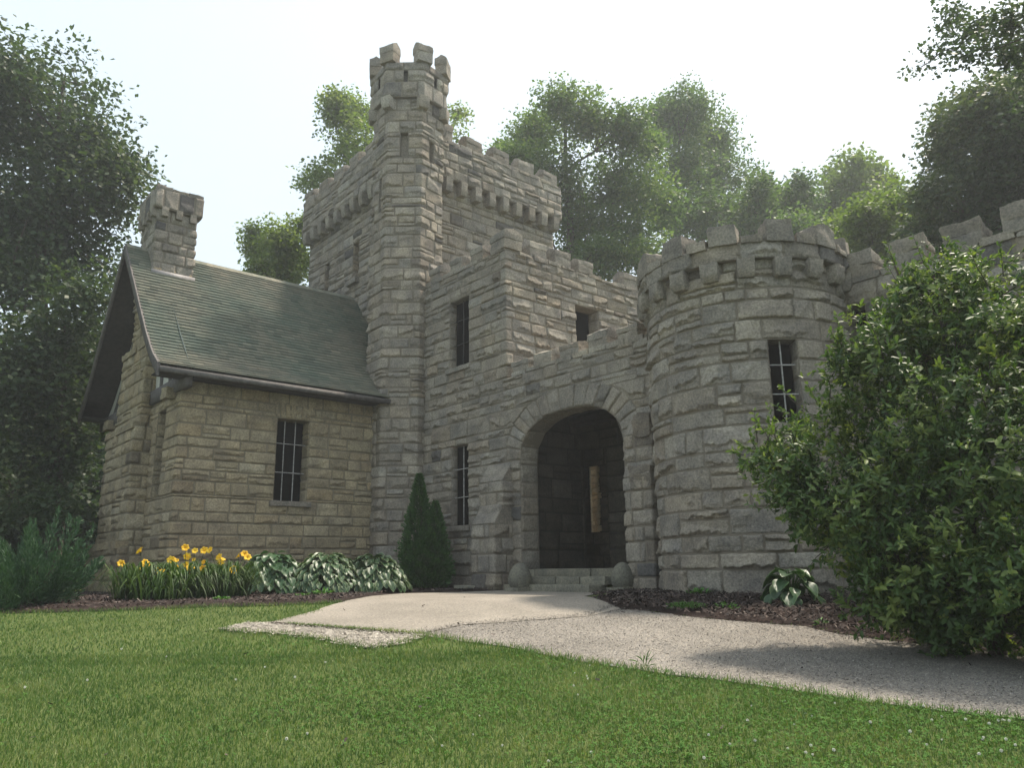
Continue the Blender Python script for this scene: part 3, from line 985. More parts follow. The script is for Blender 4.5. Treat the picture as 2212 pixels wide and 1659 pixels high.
# roof
prof = [(rv, rz), (19.35, 6.16), (18.72, 5.50), (18.18, 5.12)]        # v, z from ridge to eave (right slope)
pv = np.array(prof)
pl = np.concatenate([[0], np.cumsum(np.hypot(*np.diff(pv, axis=0).T))])
tt = np.linspace(0, pl[-1], 60)
def prof_at(t):
    # rounded profile
    z = [np.interp(np.clip(t + o_, 0, pl[-1]), pl, pv[:, k]) for k in (0, 1) for o_ in (-.18, 0, .18)]
    return (z[0] + z[1] + z[2]) / 3, (z[3] + z[4] + z[5]) / 3
def g_end(v):
    return 4.94 + .1 * min(1, abs(v - rv) / 3.8)
U_END = 12.0
roofmb = MB()
nc = 40
ex = pl[-1] / nc
for side in (1, -1):
    for k in range(nc):
        ta, tb = pl[-1] - ex * k, pl[-1] - ex * (k + 1) - .03
        va, za = prof_at(np.array(ta))
        vb, zb = prof_at(np.array(max(tb, 0)))
        if side < 0:
            va, vb = 2 * rv - va, 2 * rv - vb
        nx = np.array([0, -side * (za - zb) * -1, abs(va - vb)])
        nrm = np.array([0, -side * abs(za - zb), abs(va - vb)])
        nrm /= np.linalg.norm(nrm)
        uu = g_end(float(va)) + rng.uniform(-.01, .01)
        lastu = uu - rng.uniform(0, .34)
        end = U_END if abs(va - rv) < 3.0 else 11.25
        course_t = rng.normal(.5, .05)
        while lastu < end:
            w = rng.uniform(.16, .34)
            a_, b_ = max(uu, lastu) + .003, min(lastu + w, end)
            lastu += w
            if b_ - a_ < .02:
                continue
            l1 = .034 + rng.uniform(-.004, .008)
            p = [np.array([a_, va, za]) + nrm * l1, np.array([b_, va, za]) + nrm * l1, np.array([b_, vb, zb]) + nrm * .006, np.array([a_, vb, zb]) + nrm * .006,
                 np.array([a_, va, za]), np.array([b_, va, za])]
            roofmb.add(np.array(p), [(0, 1, 2, 3), (4, 5, 1, 0)], col=(np.clip(course_t + rng.normal(0, .13), 0, 1), 0, 0))
    # deck, soffit
    vv, zz = prof_at(tt)
    if side < 0:
        vv = 2 * rv - vv
    ue = np.array([g_end(v) for v in vv]) + .02
    for dz, c in ((-.004, 1), (-.07, 1)):
        v_ = np.stack([np.column_stack([ue, vv, zz + dz]), np.column_stack([np.full(60, 11.9), vv, zz + dz])], 1).reshape(-1, 3)
        roofmb.add(v_, grid_faces(60, 2), col=(.1, 0, 1))
roof = roofmb.build("roof", M_ROOF, castle)
mb = MB()
for k in range(36):
    a_ = 4.95 + k * .197
    for side in (1, -1):
        mb.add([(a_, rv, rz + .045), (a_ + .21, rv, rz + .04), (a_ + .21, rv - side * .13, rz - .1), (a_, rv - side * .13, rz - .095)], [(0, 1, 2, 3)], col=(rng.uniform(.6, 1), 0, 0))
mb.build("ridge_cap", M_ROOF, roof)
# flashing where the stack meets the roof
mb = MB()
zc = rz - (rv - 21.3) * 1.186
box(mb, (5.46, 21.2, zc - .16), (6.6, 21.28, zc + .02))
mb.build("flashing", M_LEAD, roof)
# bargeboards: follow the roof edge at the gable
for side in (1, -1):
    mb = MB()
    vv, zz = prof_at(tt)
    if side < 0:
        vv = 2 * rv - vv
    ue = np.array([g_end(v) for v in vv])
    ring = []
    for (du, dz) in ((-.035, .03), (.03, .03), (.03, -.24), (-.035, -.24)):
        low = np.clip((tt / pl[-1] - .9) * 10, 0, 1) * -.05
        ring.append(np.column_stack([ue + du, vv, zz + dz + (low if dz < 0 else 0)]))
    v_ = np.stack(ring + [ring[0]], 1).reshape(-1, 3)
    mb.add(v_, grid_faces(60, 5))
    r0 = [tuple(r[-1]) for r in ring]
    flat(mb, r0)
    mb.build("bargeboard", M_WOOD, roof)
    # dark boarding under the overhang
    mb = MB()
    v_ = np.stack([np.column_stack([ue + .03, vv, zz - .09]), np.column_stack([np.full(60, gu), vv, zz - .09])], 1).reshape(-1, 3)
    mb.add(v_, grid_faces(60, 2))
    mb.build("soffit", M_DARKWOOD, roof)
# eaves: fascia and soffit
for side in (1, -1):
    mb = MB()
    y0, y1 = 18.17, 18.22
    ys = (y0, y1) if side > 0 else (2 * rv - y1, 2 * rv - y0)
    box(mb, (5.06, ys[0], 4.96), (11.2, ys[1], 5.09))
    mb.build("fascia", M_WOOD, roof)
    mb = MB()
    ys = (18.22, 18.82) if side > 0 else (2 * rv - 18.82, 2 * rv - 18.22)
    box(mb, (5.06, ys[0], 4.97), (11.2, ys[1], 5.0))
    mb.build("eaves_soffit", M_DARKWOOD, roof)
# gable panels
mb = MB()
hz = [(gv0 - .55, 5.08), (gv1 + .55, 5.08), (rv, rz - .12)]
mb.add([(gu + .02, hz[0][0], hz[0][1]), (gu + .02, hz[1][0], hz[1][1]), (gu + .02, hz[2][0], hz[2][1])], None, [(0, 1, 2)])
gab = mb.build("gable_panel", M_PLASTER, castle)
mb = MB()
for (a_, b_) in ((gv0 - .5, 21.1), (23.35, gv1 + .9)):
    mb = MB()
    box(mb, (gu - .09, a_, 4.72), (gu + .06, b_, 5.08))
    mb.build("tie_beam", M_WOOD, gab)
mb = MB()
for side in (1, -1):
    for (x0, z0, x1, z1, bend) in ((2.9, 5.06, 1.35, 7.4, .45), (2.25, 5.06, 1.35, 6.5, -.3), (1.5, 5.06, 1.42, 7.3, 0)):
        pts = []
        for q in np.linspace(0, 1, 9):
            pts.append((x0 + (x1 - x0) * q - bend * math.sin(math.pi * q) * .5, z0 + (z1 - z0) * q + bend * math.sin(math.pi * q) * .35))
        for (a, b) in zip(pts[:-1], pts[1:]):
            dx, dz = b[0] - a[0], b[1] - a[1]
            l = math.hypot(dx, dz)
            nx, nz = -dz / l * .06, dx / l * .06
            q4 = [(a[0] - nx, a[1] - nz), (b[0] - nx, b[1] - nz), (b[0] + nx, b[1] + nz), (a[0] + nx, a[1] + nz)]
            v3 = [(gu - .03, rv - side * p[0], p[1]) for p in q4] + [(gu + .03, rv - side * p[0], p[1]) for p in q4]
            mb.add(v3, [(0, 1, 2, 3), (0, 4, 5, 1), (2, 6, 7, 3)])
        mb.build("timber_brace", M_WOOD, gab)
        mb = MB()

# ---- steps and egg-shaped guard stones
steps = thing("stone_steps", "three worn grey stone steps leading up to the dark arched doorway", "steps", (11.6, 12.0, 0))
for (u_, v0_, v1_, z_, joints) in ((11.12, 13.35, 10.75, .075, (.3,)), (11.45, 13.45, 10.65, .225, (.25, .5, .75)), (11.95, 13.6, 10.62, .385, (.12, .7))):
    e = [0, *joints, 1]
    for a, b in zip(e[:-1], e[1:]):
        va, vb = v0_ + (v1_ - v0_) * a, v0_ + (v1_ - v0_) * b
        rock((u_ + .25, (va + vb) / 2, z_), (0, 1, 0), (1, 0, 0), (0, 0, 1), (abs(va - vb) / 2 - .006, .27, .08), .010, 12, tint=rng.uniform(.4, .7)).build("step_block", M_STEP, steps)
for (x, y, lab, sx) in ((11.05, 12.72, "egg-shaped boulder at the foot of the arch beside the buttress", 1.0), (11.62, 10.37, "egg-shaped boulder at the foot of the arch beside the round tower", .92)):
    mb = MB()
    nu, nv = 40, 24
    th, ph = np.meshgrid(np.linspace(0, 2 * math.pi, nu), np.linspace(-math.pi / 2, math.pi / 2, nv), indexing='ij')
    rr = np.cos(ph) * (1 - .18 * np.sin(ph))
    p = np.stack([rr * np.cos(th) * .245 * sx, rr * np.sin(th) * .245 * sx, np.sin(ph) * .30 * sx + .27], -1).reshape(-1, 3)
    p += (.008 * rnoise(p, 6, x))[:, None] * np.array([1, 1, .5])
    mb.add(p, grid_faces(nu, nv), col=(.5, .05, 0))
    o = mb.build("guard_stone", M_BOULDER, smooth=True)
    o.location = (x, y, 0.03)
    tag(o, lab, "boulder", "egg-shaped boulders flanking the steps")
    f = rock((0, 0, -.0), (1, 0, 0), (0, 1, 0), (0, 0, 1), (.27 * sx, .25 * sx, .07), .03, 8, tint=.7)
    f.build("footing", M_STEP, o)
sl_ = rock((10.75, 14.25, .1), (.2, .98, 0), (-.98, .2, 0), (0, 0, 1), (.28, .14, .035), .012, 8, tint=.9)
tag(sl_.build("splash_slab", M_STEP), "small pale slab on the mulch between conical evergreen and buttress", "slab")
#@@LAND
# ================================================================== GROUND
def gz(x, y):
    w = np.asarray(x) * FWD.x + np.asarray(y) * FWD.y
    z = np.where(w >= 12.9, 0, np.where(w < 11.9, -.0927 * (12.4 - w), -.0927 * np.clip(12.9 - w, 0, None) ** 2 / 2))
    return np.maximum(z, -3.2)

mb = MB()
ax = np.concatenate([-np.geomspace(200, 8, 14), np.arange(-6, 20, .5), np.geomspace(20, 260, 16)])
A, B = np.meshgrid(ax, ax + 3, indexing='ij')
mb.add(np.stack([A, B, gz(A, B)], -1), grid_faces(len(ax), len(ax)))
tag(mb.build("ground", M_LAWN, smooth=True), None, None, kind="structure")

def inside(poly, x, y):
    p = np.array(poly)
    q = np.roll(p, -1, 0)
    r = np.zeros(x.shape, bool)
    for (x0, y0), (x1, y1) in zip(p, q):
        c = ((y0 > y) != (y1 > y)) & (x < (x1 - x0) * (y - y0) / (y1 - y0 + 1e-12) + x0)
        r ^= c
    return r

def sheet(name, poly, material, lift, step=.35, wob=.05, amp=0.0, kind="structure", mound=0):
    pts = []
    for (a, b) in zip(poly, poly[1:] + poly[:1]):
        a, b = np.array(a), np.array(b)
        L = np.linalg.norm(b - a)
        n = max(1, int(L / .12))
        for k in range(n):
            p = a + (b - a) * k / n
            pts.append(p + rng.normal(0, wob, 2) * (.5 if k else .2))
    nb = len(pts)
    P_ = np.array(pts)
    lo, hi = P_.min(0), P_.max(0)
    gx, gy = np.meshgrid(np.arange(lo[0], hi[0], step), np.arange(lo[1], hi[1], step), indexing='ij')
    gx = (gx + rng.uniform(-.1, .1, gx.shape)).ravel()
    gy = (gy + rng.uniform(-.1, .1, gy.shape)).ravel()
    k = inside(poly, gx, gy)
    cand = np.column_stack([gx, gy])[k]
    dist = np.sqrt(((cand[:, None, :] - P_[None, :, :]) ** 2).sum(-1)).min(1)
    cand, dist = cand[dist > step * .45], dist[dist > step * .45]
    allp = [Vector(p) for p in P_] + [Vector(p) for p in cand]
    vs, _, fs, *_ = delaunay_2d_cdt(allp, [(i, (i + 1) % nb) for i in range(nb)], [], 1, 1e-5)
    v = np.array([(p.x, p.y) for p in vs])
    dd = np.sqrt(((v[:, None, :] - P_[None, :, :]) ** 2).sum(-1)).min(1)
    z = gz(v[:, 0], v[:, 1]) + lift + amp * rng.normal(size=len(v)) * np.clip(dd / .2, 0, 1) + mound * (1 - np.exp(-dd / .5))
    t = [f for f in fs if len(f) == 3]
    m_ = MB()
    m_.add(np.column_stack([v, z]), None, t)
    return tag(m_.build(name, material, smooth=True), None, None, kind=kind)

PATIO = [(4.39,10.01),(4.74,9.16),(5.02,8.51),(5.31,7.92),(6.06,8.07),(6.65,7.82),(7.65,7.45),(8.43,7.59),(8.89,8.37),(9.46,9.30),(11.3,10.6),(12.0,11.2),(11.9,13.9),(11.59,13.81),(10.21,13.59),(9.01,14.05),(7.72,13.13),(6.10,11.20),(5.31,10.55)]
FLAGS = [(3.73,9.98),(3.89,9.51),(4.09,9.17),(4.31,8.54),(4.37,7.99),(4.44,7.62),(4.79,7.53),(5.27,7.75),(5.31,7.92),(5.02,8.49),(4.73,9.13),(4.39,10.01),(4.2,10.22)]
PATHP = [(5.31,7.92),(5.38,7.51),(5.57,6.55),(5.57,5.96),(5.65,5.35),(5.81,4.52),(6.00,3.82),(6.15,2.98),(6.44,2.12),(6.74,1.45),(7.2,.2),(7.6,-2),(10.6,-2),(9.8,.4),(9.17,1.87),(8.79,2.81),(8.80,3.26),(8.65,4.11),(8.70,4.65),(8.88,5.09),(8.67,5.83),(8.53,6.49),(8.56,7.21),(8.58,7.82),(7.65,7.45),(6.65,7.82),(6.06,8.07)]
MULR = [(8.43,7.62),(8.58,7.21),(8.55,6.49),(8.69,5.83),(8.9,5.09),(8.72,4.65),(8.67,4.11),(8.82,3.26),(8.81,2.81),(9.19,1.87),(9.9,.3),(12.1,.3),(12.1,6.5),(11.2,8.5),(11.9,9.9),(11.25,10.05),(9.5,9.2),(8.89,8.4)]
MULL = [(-2.5,16.4),(.68,14.50),(1.96,13.74),(2.74,13.14),(3.53,12.58),(4.39,12.18),(5.03,11.66),(5.69,11.32),(6.14,11.29),(7.86,13.38),(9.20,14.34),(10.42,13.88),(11.85,14.02),(12.1,14.3),(12.1,18),(11,18.9),(5.9,18.9),(5.9,24),(1,24),(-2,19)]
sheet("path", PATHP, M_PATH, .010, .4, .035)
sheet("patio", PATIO, M_PATIO, .016, .4, .015, .002)
sheet("stone_edging", FLAGS, M_FLAG, .016, .16, .075, .010)
STRIP = [(4.42,9.93),(4.76,9.14),(5.04,8.48),(5.28,7.96),(5.23,7.93),(4.98,8.46),(4.70,9.11),(4.36,9.90)]
sheet("soil_gap", STRIP, M_MULCH, .030, .05, .012, .004)
sheet("mulch_bed", MULR, M_MULCH, .012, .22, .04, .012, mound=.05)
sheet("mulch_bed", MULL, M_MULCH, .012, .25, .05, .012, mound=.04)

def scatter_in(poly, n, pad=None):
    p = np.array(poly)
    lo, hi = p.min(0), p.max(0)
    q = rng.uniform(lo, hi, (n * 3, 2))
    return q[inside(poly, q[:, 0], q[:, 1])][:n]

def chips(mb, xy, size, lift, flatness=.35):
    n = len(xy)
    z = gz(xy[:, 0], xy[:, 1]) + lift
    a = rng.uniform(0, 6.28, n)
    L_, w_ = size * rng.uniform(.5, 1.6, n), size * rng.uniform(.2, .5, n)
    t = rng.normal(0, flatness, (n, 2))
    e1 = np.stack([np.cos(a), np.sin(a), t[:, 0]], 1) * L_[:, None]
    e2 = np.stack([-np.sin(a), np.cos(a), t[:, 1]], 1) * w_[:, None]
    c = np.column_stack([xy, z + rng.uniform(0, size * .6, n)])
    v = np.stack([c - e1 - e2, c + e1 - e2 * .6, c + e1 * .8 + e2, c - e1 + e2 * .7], 1).reshape(-1, 3)
    col = np.zeros((n, 4, 3))
    col[..., 0] = rng.uniform(0, 1, (n, 1))
    mb.add(v, np.arange(4 * n).reshape(-1, 4), col=col.reshape(-1, 3))

M_CHIP2, t_, b_ = mat("bark_chip")
t_.links.new(ramp(t_, attr(t_)[0], [(0, (.012, .009, .008)), (.7, (.045, .030, .026)), (.9, (.085, .06, .05)), (1, (.17, .14, .12))]).outputs[0], b_.inputs['Base Color'])
b_.inputs['Roughness'].default_value = .95
mb = MB()
chips(mb, scatter_in(MULR, 11000), .028, .065, .4)
chips(mb, scatter_in(MULL, 16000), .025, .055, .4)
ee = np.array(MULR[:10]) 
for (a, b) in zip(MULR[:9], MULR[1:10]):
    k = 60
    q = np.array(a) + (np.array(b) - np.array(a)) * rng.uniform(0, 1, (k, 1)) + rng.normal(0, .12, (k, 2))
    chips(mb, q, .018, .018, .15)
tag(mb.build("mulch_chips", M_CHIP2), "dark bark mulch chips spread over the beds at the castle foot", "mulch", kind="stuff")
M_CHIP3, t_, b_ = mat("limestone_chip")
t_.links.new(ramp(t_, attr(t_)[0], [(0, (.28, .255, .22)), (1, (.46, .425, .37))]).outputs[0], b_.inputs['Base Color'])
b_.inputs['Roughness'].default_value = .95
mb = MB()
chips(mb, scatter_in(FLAGS, 5200), .016, .024, .10)
for (a, b) in zip(FLAGS[:7], FLAGS[1:8]):
    q = np.array(a) + (np.array(b) - np.array(a)) * rng.uniform(0, 1, (40, 1)) + rng.normal(0, .07, (40, 2))
    chips(mb, q, .018, .026, .15)
tag(mb.build("limestone_chips", M_CHIP3), "pale broken limestone chips along the patio edge", "stone chips", kind="stuff")
M_GRIT, t_, b_ = mat("grit")
t_.links.new(ramp(t_, attr(t_)[0], [(0, (.09, .085, .08)), (.45, (.2, .185, .165)), (1, (.36, .335, .30))]).outputs[0], b_.inputs['Base Color'])
b_.inputs['Roughness'].default_value = .95
mb = MB()
chips(mb, scatter_in(PATHP, 42000), .0085, .012, .3)
for (a, b) in zip(PATHP[-4:] + [PATHP[0]], PATHP[-3:] + [PATHP[0], PATIO[3]]):
    L_ = max(.1, math.dist(a, b))
    q = np.array(a) + (np.array(b) - np.array(a)) * rng.uniform(0, 1, (int(L_ * 900), 1)) + np.abs(rng.normal(0, .16, (int(L_ * 900), 1))) * np.array([[.5, .8]])
    chips(mb, q, .008, .018, .25)
tag(mb.build("gravel", M_GRIT), "fine grey and tan gravel bedded in the path", "gravel", kind="stuff")

# ---- lawn: blades, clover leaves, clover heads
def lawn_pts(n, wlo, whi, bias):
    w = wlo + (whi - wlo) * rng.uniform(0, 1, n) ** bias
    s = rng.uniform(-1, 1, n) * (w * .78 + 1.8)
    xy = np.column_stack([w * FWD.x + s * RT.x, w * FWD.y + s * RT.y])
    k = np.ones(n, bool)
    for p in (PATIO, PATHP, MULL, MULR, FLAGS):
        k &= ~inside(p, xy[:, 0], xy[:, 1])
    k &= ~((xy[:, 0] > 5.1) & (xy[:, 1] > 18.0)) & ~((xy[:, 0] * FWD.x + xy[:, 1] * FWD.y > 12.5) & (xy[:, 0] > 4))
    return xy[k]

def patch(xy, f, ph):
    return (np.sin(xy[:, 0] * f + ph) + np.sin(xy[:, 1] * f * 1.17 + 2 * ph) + np.sin((xy[:, 0] + xy[:, 1]) * f * .71 + ph * 3) + np.sin((xy[:, 0] * .6 - xy[:, 1]) * f * 1.9 + ph)) / 4

def blades(mb, xy, h0, w0, lean=.6):
    n = len(xy)
    pt = patch(xy, 1.3, .7)
    pf = patch(xy, 5., 1.9)
    h = h0 * rng.uniform(.5, 1.4, n) * (1 + .25 * pt)
    w = w0 * rng.uniform(.6, 1.3, n)
    a = rng.uniform(0, 6.28, n)
    dl = np.abs(rng.normal(0, lean, n)) * h
    b = rng.uniform(0, 6.28, n)
    base = np.column_stack([xy, gz(xy[:, 0], xy[:, 1])])
    sx = np.stack([np.cos(a), np.sin(a), np.zeros(n)], 1) * w[:, None]
    dv = np.stack([np.cos(b), np.sin(b), np.zeros(n)], 1) * dl[:, None]
    mid = base + dv * .35 + np.array([0, 0, 1]) * (h * .6)[:, None]
    tip = base + dv + np.array([0, 0, 1]) * h[:, None]
    v = np.stack([base - sx, base + sx, mid + sx * .7, mid - sx * .7, tip], 1).reshape(-1, 3)
    i = np.arange(n)[:, None] * 5
    q = i + np.array([[0, 1, 2, 3]])
    t = i + np.array([[3, 2, 4]])
    col = np.zeros((n, 5, 3))
    tn = np.clip(.42 + .24 * pf + .32 * pt + rng.normal(0, .2, n), 0, 1)
    dry = rng.random(n) < .05 + .10 * (pf > .3) + .16 * np.clip(patch(xy, .9, 4.2), 0, 1)
    tn[dry] = 1
    col[..., 0] = tn[:, None]
    mb.add(v, q, t, col.reshape(-1, 3))

mb = MB()
blades(mb, lawn_pts(190000, 4.6, 8.5, .9), .036, .0030)
blades(mb, lawn_pts(130000, 8.0, 15, 1.2), .036, .0045)
edge = []
for pl_ in (PATHP[:12], FLAGS[:8], [PATIO[18], PATIO[0]], MULL[1:9]):
    for (a, b) in zip(pl_[:-1], pl_[1:]):
        L_ = math.dist(a, b)
        k = int(L_ * 300)
        edge.append(np.array(a) + (np.array(b) - np.array(a)) * rng.uniform(0, 1, (k, 1)) + rng.normal(0, .055, (k, 2)))
blades(mb, np.concatenate(edge), .055, .0035, .9)
gap = np.array([(4.55, 9.6), (4.9, 8.8)])
k = 1500
q = np.array(PATIO[0]) + (np.array(PATIO[3]) - np.array(PATIO[0])) * rng.uniform(.15, 1, (k, 1)) + rng.normal(0, .03, (k, 2)) + np.array([-.02, -.01])
blades(mb, q, .045, .004, 1.)
tag(mb.build("grass", M_GRASS), "short mown green lawn grass in front of the castle", "grass", kind="stuff")

def trefoils(mb, xy, r0, lift):
    n = len(xy)
    z = gz(xy[:, 0], xy[:, 1]) + lift * rng.uniform(.5, 1.3, n)
    a0 = rng.uniform(0, 6.28, n)
    r = r0 * rng.uniform(.6, 1.3, n)
    tilt = rng.normal(0, .35, (n, 2))
    tn = np.clip(rng.normal(.5, .22, n), 0, 1)
    for k in range(3):
        a = a0 + k * 2.094
        c = np.column_stack([xy, z])
        def pt(rr, da):
            x, y = rr * np.cos(a + da), rr * np.sin(a + da)
            return c + np.column_stack([x, y, x * tilt[:, 0] + y * tilt[:, 1]]) * r[:, None]
        v = np.stack([c, pt(.8, -.55), pt(1.1, 0), pt(.8, .55)], 1).reshape(-1, 3)
        col = np.zeros((n, 4, 3))
        col[..., 0] = tn[:, None]
        mb.add(v, np.arange(4 * n).reshape(-1, 4), col=col.reshape(-1, 3))
mb = MB()
q = lawn_pts(105000, 4.6, 9.5, 1.)
side_ = q @ np.array([RT.x, RT.y])
q = q[(patch(q, 2.1, .3) * .5 + .3 * side_ / 2 + rng.normal(0, .3, len(q))) > .1]
trefoils(mb, q, .0125, .034)
tag(mb.build("clover", M_CLOVER), "low clover leaves growing through the lawn", "clover", kind="stuff")

mb = MB()
nn = 26
ii = np.arange(nn)
ph = np.arccos(1 - 2 * (ii + .5) / nn)
th = ii * 2.4
dirs = np.stack([np.sin(ph) * np.cos(th), np.sin(ph) * np.sin(th), np.cos(ph)], 1)
for dd in dirs:
    s_ = np.cross(dd, [.3, .2, .9]); s_ /= np.linalg.norm(s_)
    t2 = np.cross(dd, s_)
    c0 = np.array([0, 0, .052])
    mb.add([c0 + dd * .004 - s_ * .003, c0 + dd * .004 + s_ * .003, c0 + dd * .0135 + s_ * .0028, c0 + dd * .0135 - s_ * .0028], [(0, 1, 2, 3)])
    mb.add([c0 + dd * .004 - t2 * .003, c0 + dd * .004 + t2 * .003, c0 + dd * .0135 + t2 * .0028, c0 + dd * .0135 - t2 * .0028], [(0, 1, 2, 3)])
cl0 = mb.build("clover_flower", M_WHITE)
mb = MB()
tube(mb, [(0, 0, -.01), (.002, 0, .05)], .0016, 5, (.5, 0, 0))
st0 = mb.build("stem", M_GRASS, cl0)
q = lawn_pts(900, 5.0, 9.2, 1.)
side_ = q @ np.array([RT.x, RT.y])
q = q[(side_ * .35 + patch(q, 1.7, 2.) + rng.normal(0, .3, len(q))) > .35][:130]
q = np.vstack([q, lawn_pts(40, 7, 11, 1.)[:12]])
for k, p in enumerate(q):
    o = cl0 if k == 0 else cl0.copy()
    if k:
        COL.objects.link(o)
        s_ = st0.copy()
        s_.parent = o
        COL.objects.link(s_)
    o.location = (p[0], p[1], float(gz(*p)))
    o.rotation_euler = (rng.normal(0, .25), rng.normal(0, .25), rng.uniform(0, 6))
    o.scale = (.62 * rng.uniform(.75, 1.3),) * 3
    tag(o, "small round white clover flower standing in the lawn", "clover flower", "white clover flowers scattered over the lawn")
#@@PLANTS
# ================================================================== PLANTS
def unit(v):
    return v / (np.linalg.norm(v, axis=-1, keepdims=True) + 1e-9)

def leaf_cards(mb, c, d, nrm, L, Wd, tint, simple_=True, edge=0.):
    """leaves: from base c along d, normal nrm"""
    n = len(c)
    d = unit(d)
    s = unit(np.cross(d, nrm))
    up = np.cross(s, d)
    L = np.broadcast_to(L, n)[:, None]
    Wd = np.broadcast_to(Wd, n)[:, None]
    if simple_:
        v = np.stack([c, c + d * L * .5 + s * Wd * .5 + up * L * .05, c + d * L, c + d * L * .5 - s * Wd * .5 + up * L * .05], 1)
        q = np.arange(4 * n).reshape(-1, 4)
        col = np.zeros((n, 4, 3))
    else:       # folded oval leaf with a drooping tip: 8 vertices, 3 quads a side
        m1, m2, tip = c + d * L * .35, c + d * L * .72 - up * L * .04, c + d * L - up * L * .12
        k = .16
        v = np.stack([c, m1, m2, tip, m1 + s * Wd * .46 + up * L * k * .5, m2 + s * Wd * .42 + up * L * k * .35, m1 - s * Wd * .46 + up * L * k * .5, m2 - s * Wd * .42 + up * L * k * .35], 1)
        i = np.arange(n)[:, None] * 8
        q = (i[:, None, :] + np.array([[1, 4, 5, 2], [1, 2, 7, 6]])[None]).reshape(-1, 4)
        t = (i[:, None, :] + np.array([[0, 4, 1], [0, 1, 6], [2, 5, 3], [2, 3, 7]])[None]).reshape(-1, 3)
        col = np.zeros((n, 8, 3))
        col[:, 4:, 2] = edge
        col[:, 3, 2] = edge
        col[..., 0] = np.asarray(tint)[:, None]
        mb.add(v.reshape(-1, 3), q, t, col.reshape(-1, 3))
        return
    col[..., 0] = np.asarray(tint)[:, None]
    mb.add(v.reshape(-1, 3), q, None, col.reshape(-1, 3))

def crown(mb, blobs, n, size, clump=.42, per=16, shell=.55, gap=.0, tint0=.45, up=.5, aspect=.62, droop=.15, bridge=.3):
    B = np.array(blobs, float)
    wt = B[:, 3] ** 2
    nb = rng.multinomial(int(n / per), wt / wt.sum())
    cs, tb, rd = [], [], []
    for b, k in zip(B, nb):
        d = unit(rng.normal(size=(k, 3)))
        r = rng.uniform(0, 1, k) ** shell
        c = b[:3] + d * (r * b[3] * np.array([[1], [1], [1]]).T.mean())[:, None] * np.array([1, 1, .9])
        bump_ = .78 + .22 * np.sin(d @ K4.T * 4.1 + b[0]).sum(1)[:, None] / 2.2
        c = b[:3] + (c - b[:3]) * bump_
        cs.append(c)
        rd.append(d)
        tb.append(np.full(k, rng.normal(0, .12)))
    c = np.concatenate(cs)
    tb = np.concatenate(tb)
    own = np.repeat(np.arange(len(B)), nb)          # foliage bridging neighbouring boughs
    dm = np.linalg.norm(B[:, None, :3] - B[None, :, :3], axis=2) + 99 * np.eye(len(B))
    near = np.argsort(dm, 1)[:, :3]
    oth = near[own, rng.integers(0, near.shape[1], len(own))]
    f_ = np.where(rng.random(len(own)) < bridge, rng.uniform(.25, .75, len(own)), 0)[:, None]
    c = c * (1 - f_) + (B[oth, :3] + (c - B[own, :3]) * (B[oth, 3] / B[own, 3])[:, None]) * f_
    rd = np.concatenate(rd)
    if gap > 0:
        g = np.sin(c @ K4.T * 1.6 / max(.6, clump * 2)).sum(1) / 2.2
        k = g > -1 + gap * 1.6 - .3 * rng.random(len(c))
        c, tb, rd = c[k], tb[k], rd[k]
    m = len(c)
    tc = tb + rng.normal(0, .10, m)
    off = rng.normal(size=(m, per, 3)) * clump * np.array([.62, .62, .36])
    p = c[:, None, :] + off
    p[..., 2] -= droop * (off[..., 0] ** 2 + off[..., 1] ** 2) / clump
    p = p.reshape(-1, 3)
    nm = rng.normal(size=p.shape) * .75 + np.array([0, 0, up * 1.6]) + np.repeat(rd, per, 0) * .5
    d = rng.normal(size=p.shape) * np.array([1, 1, .55]) + np.array([0, 0, -.25]) + off.reshape(-1, 3) * 1.2
    t = np.clip(tint0 + np.repeat(tc, per) + rng.normal(0, .13, len(p)), 0, 1)
    sz = size * rng.uniform(.6, 1.35, len(p))
    leaf_cards(mb, p, d, unit(nm), sz, sz * aspect, t)

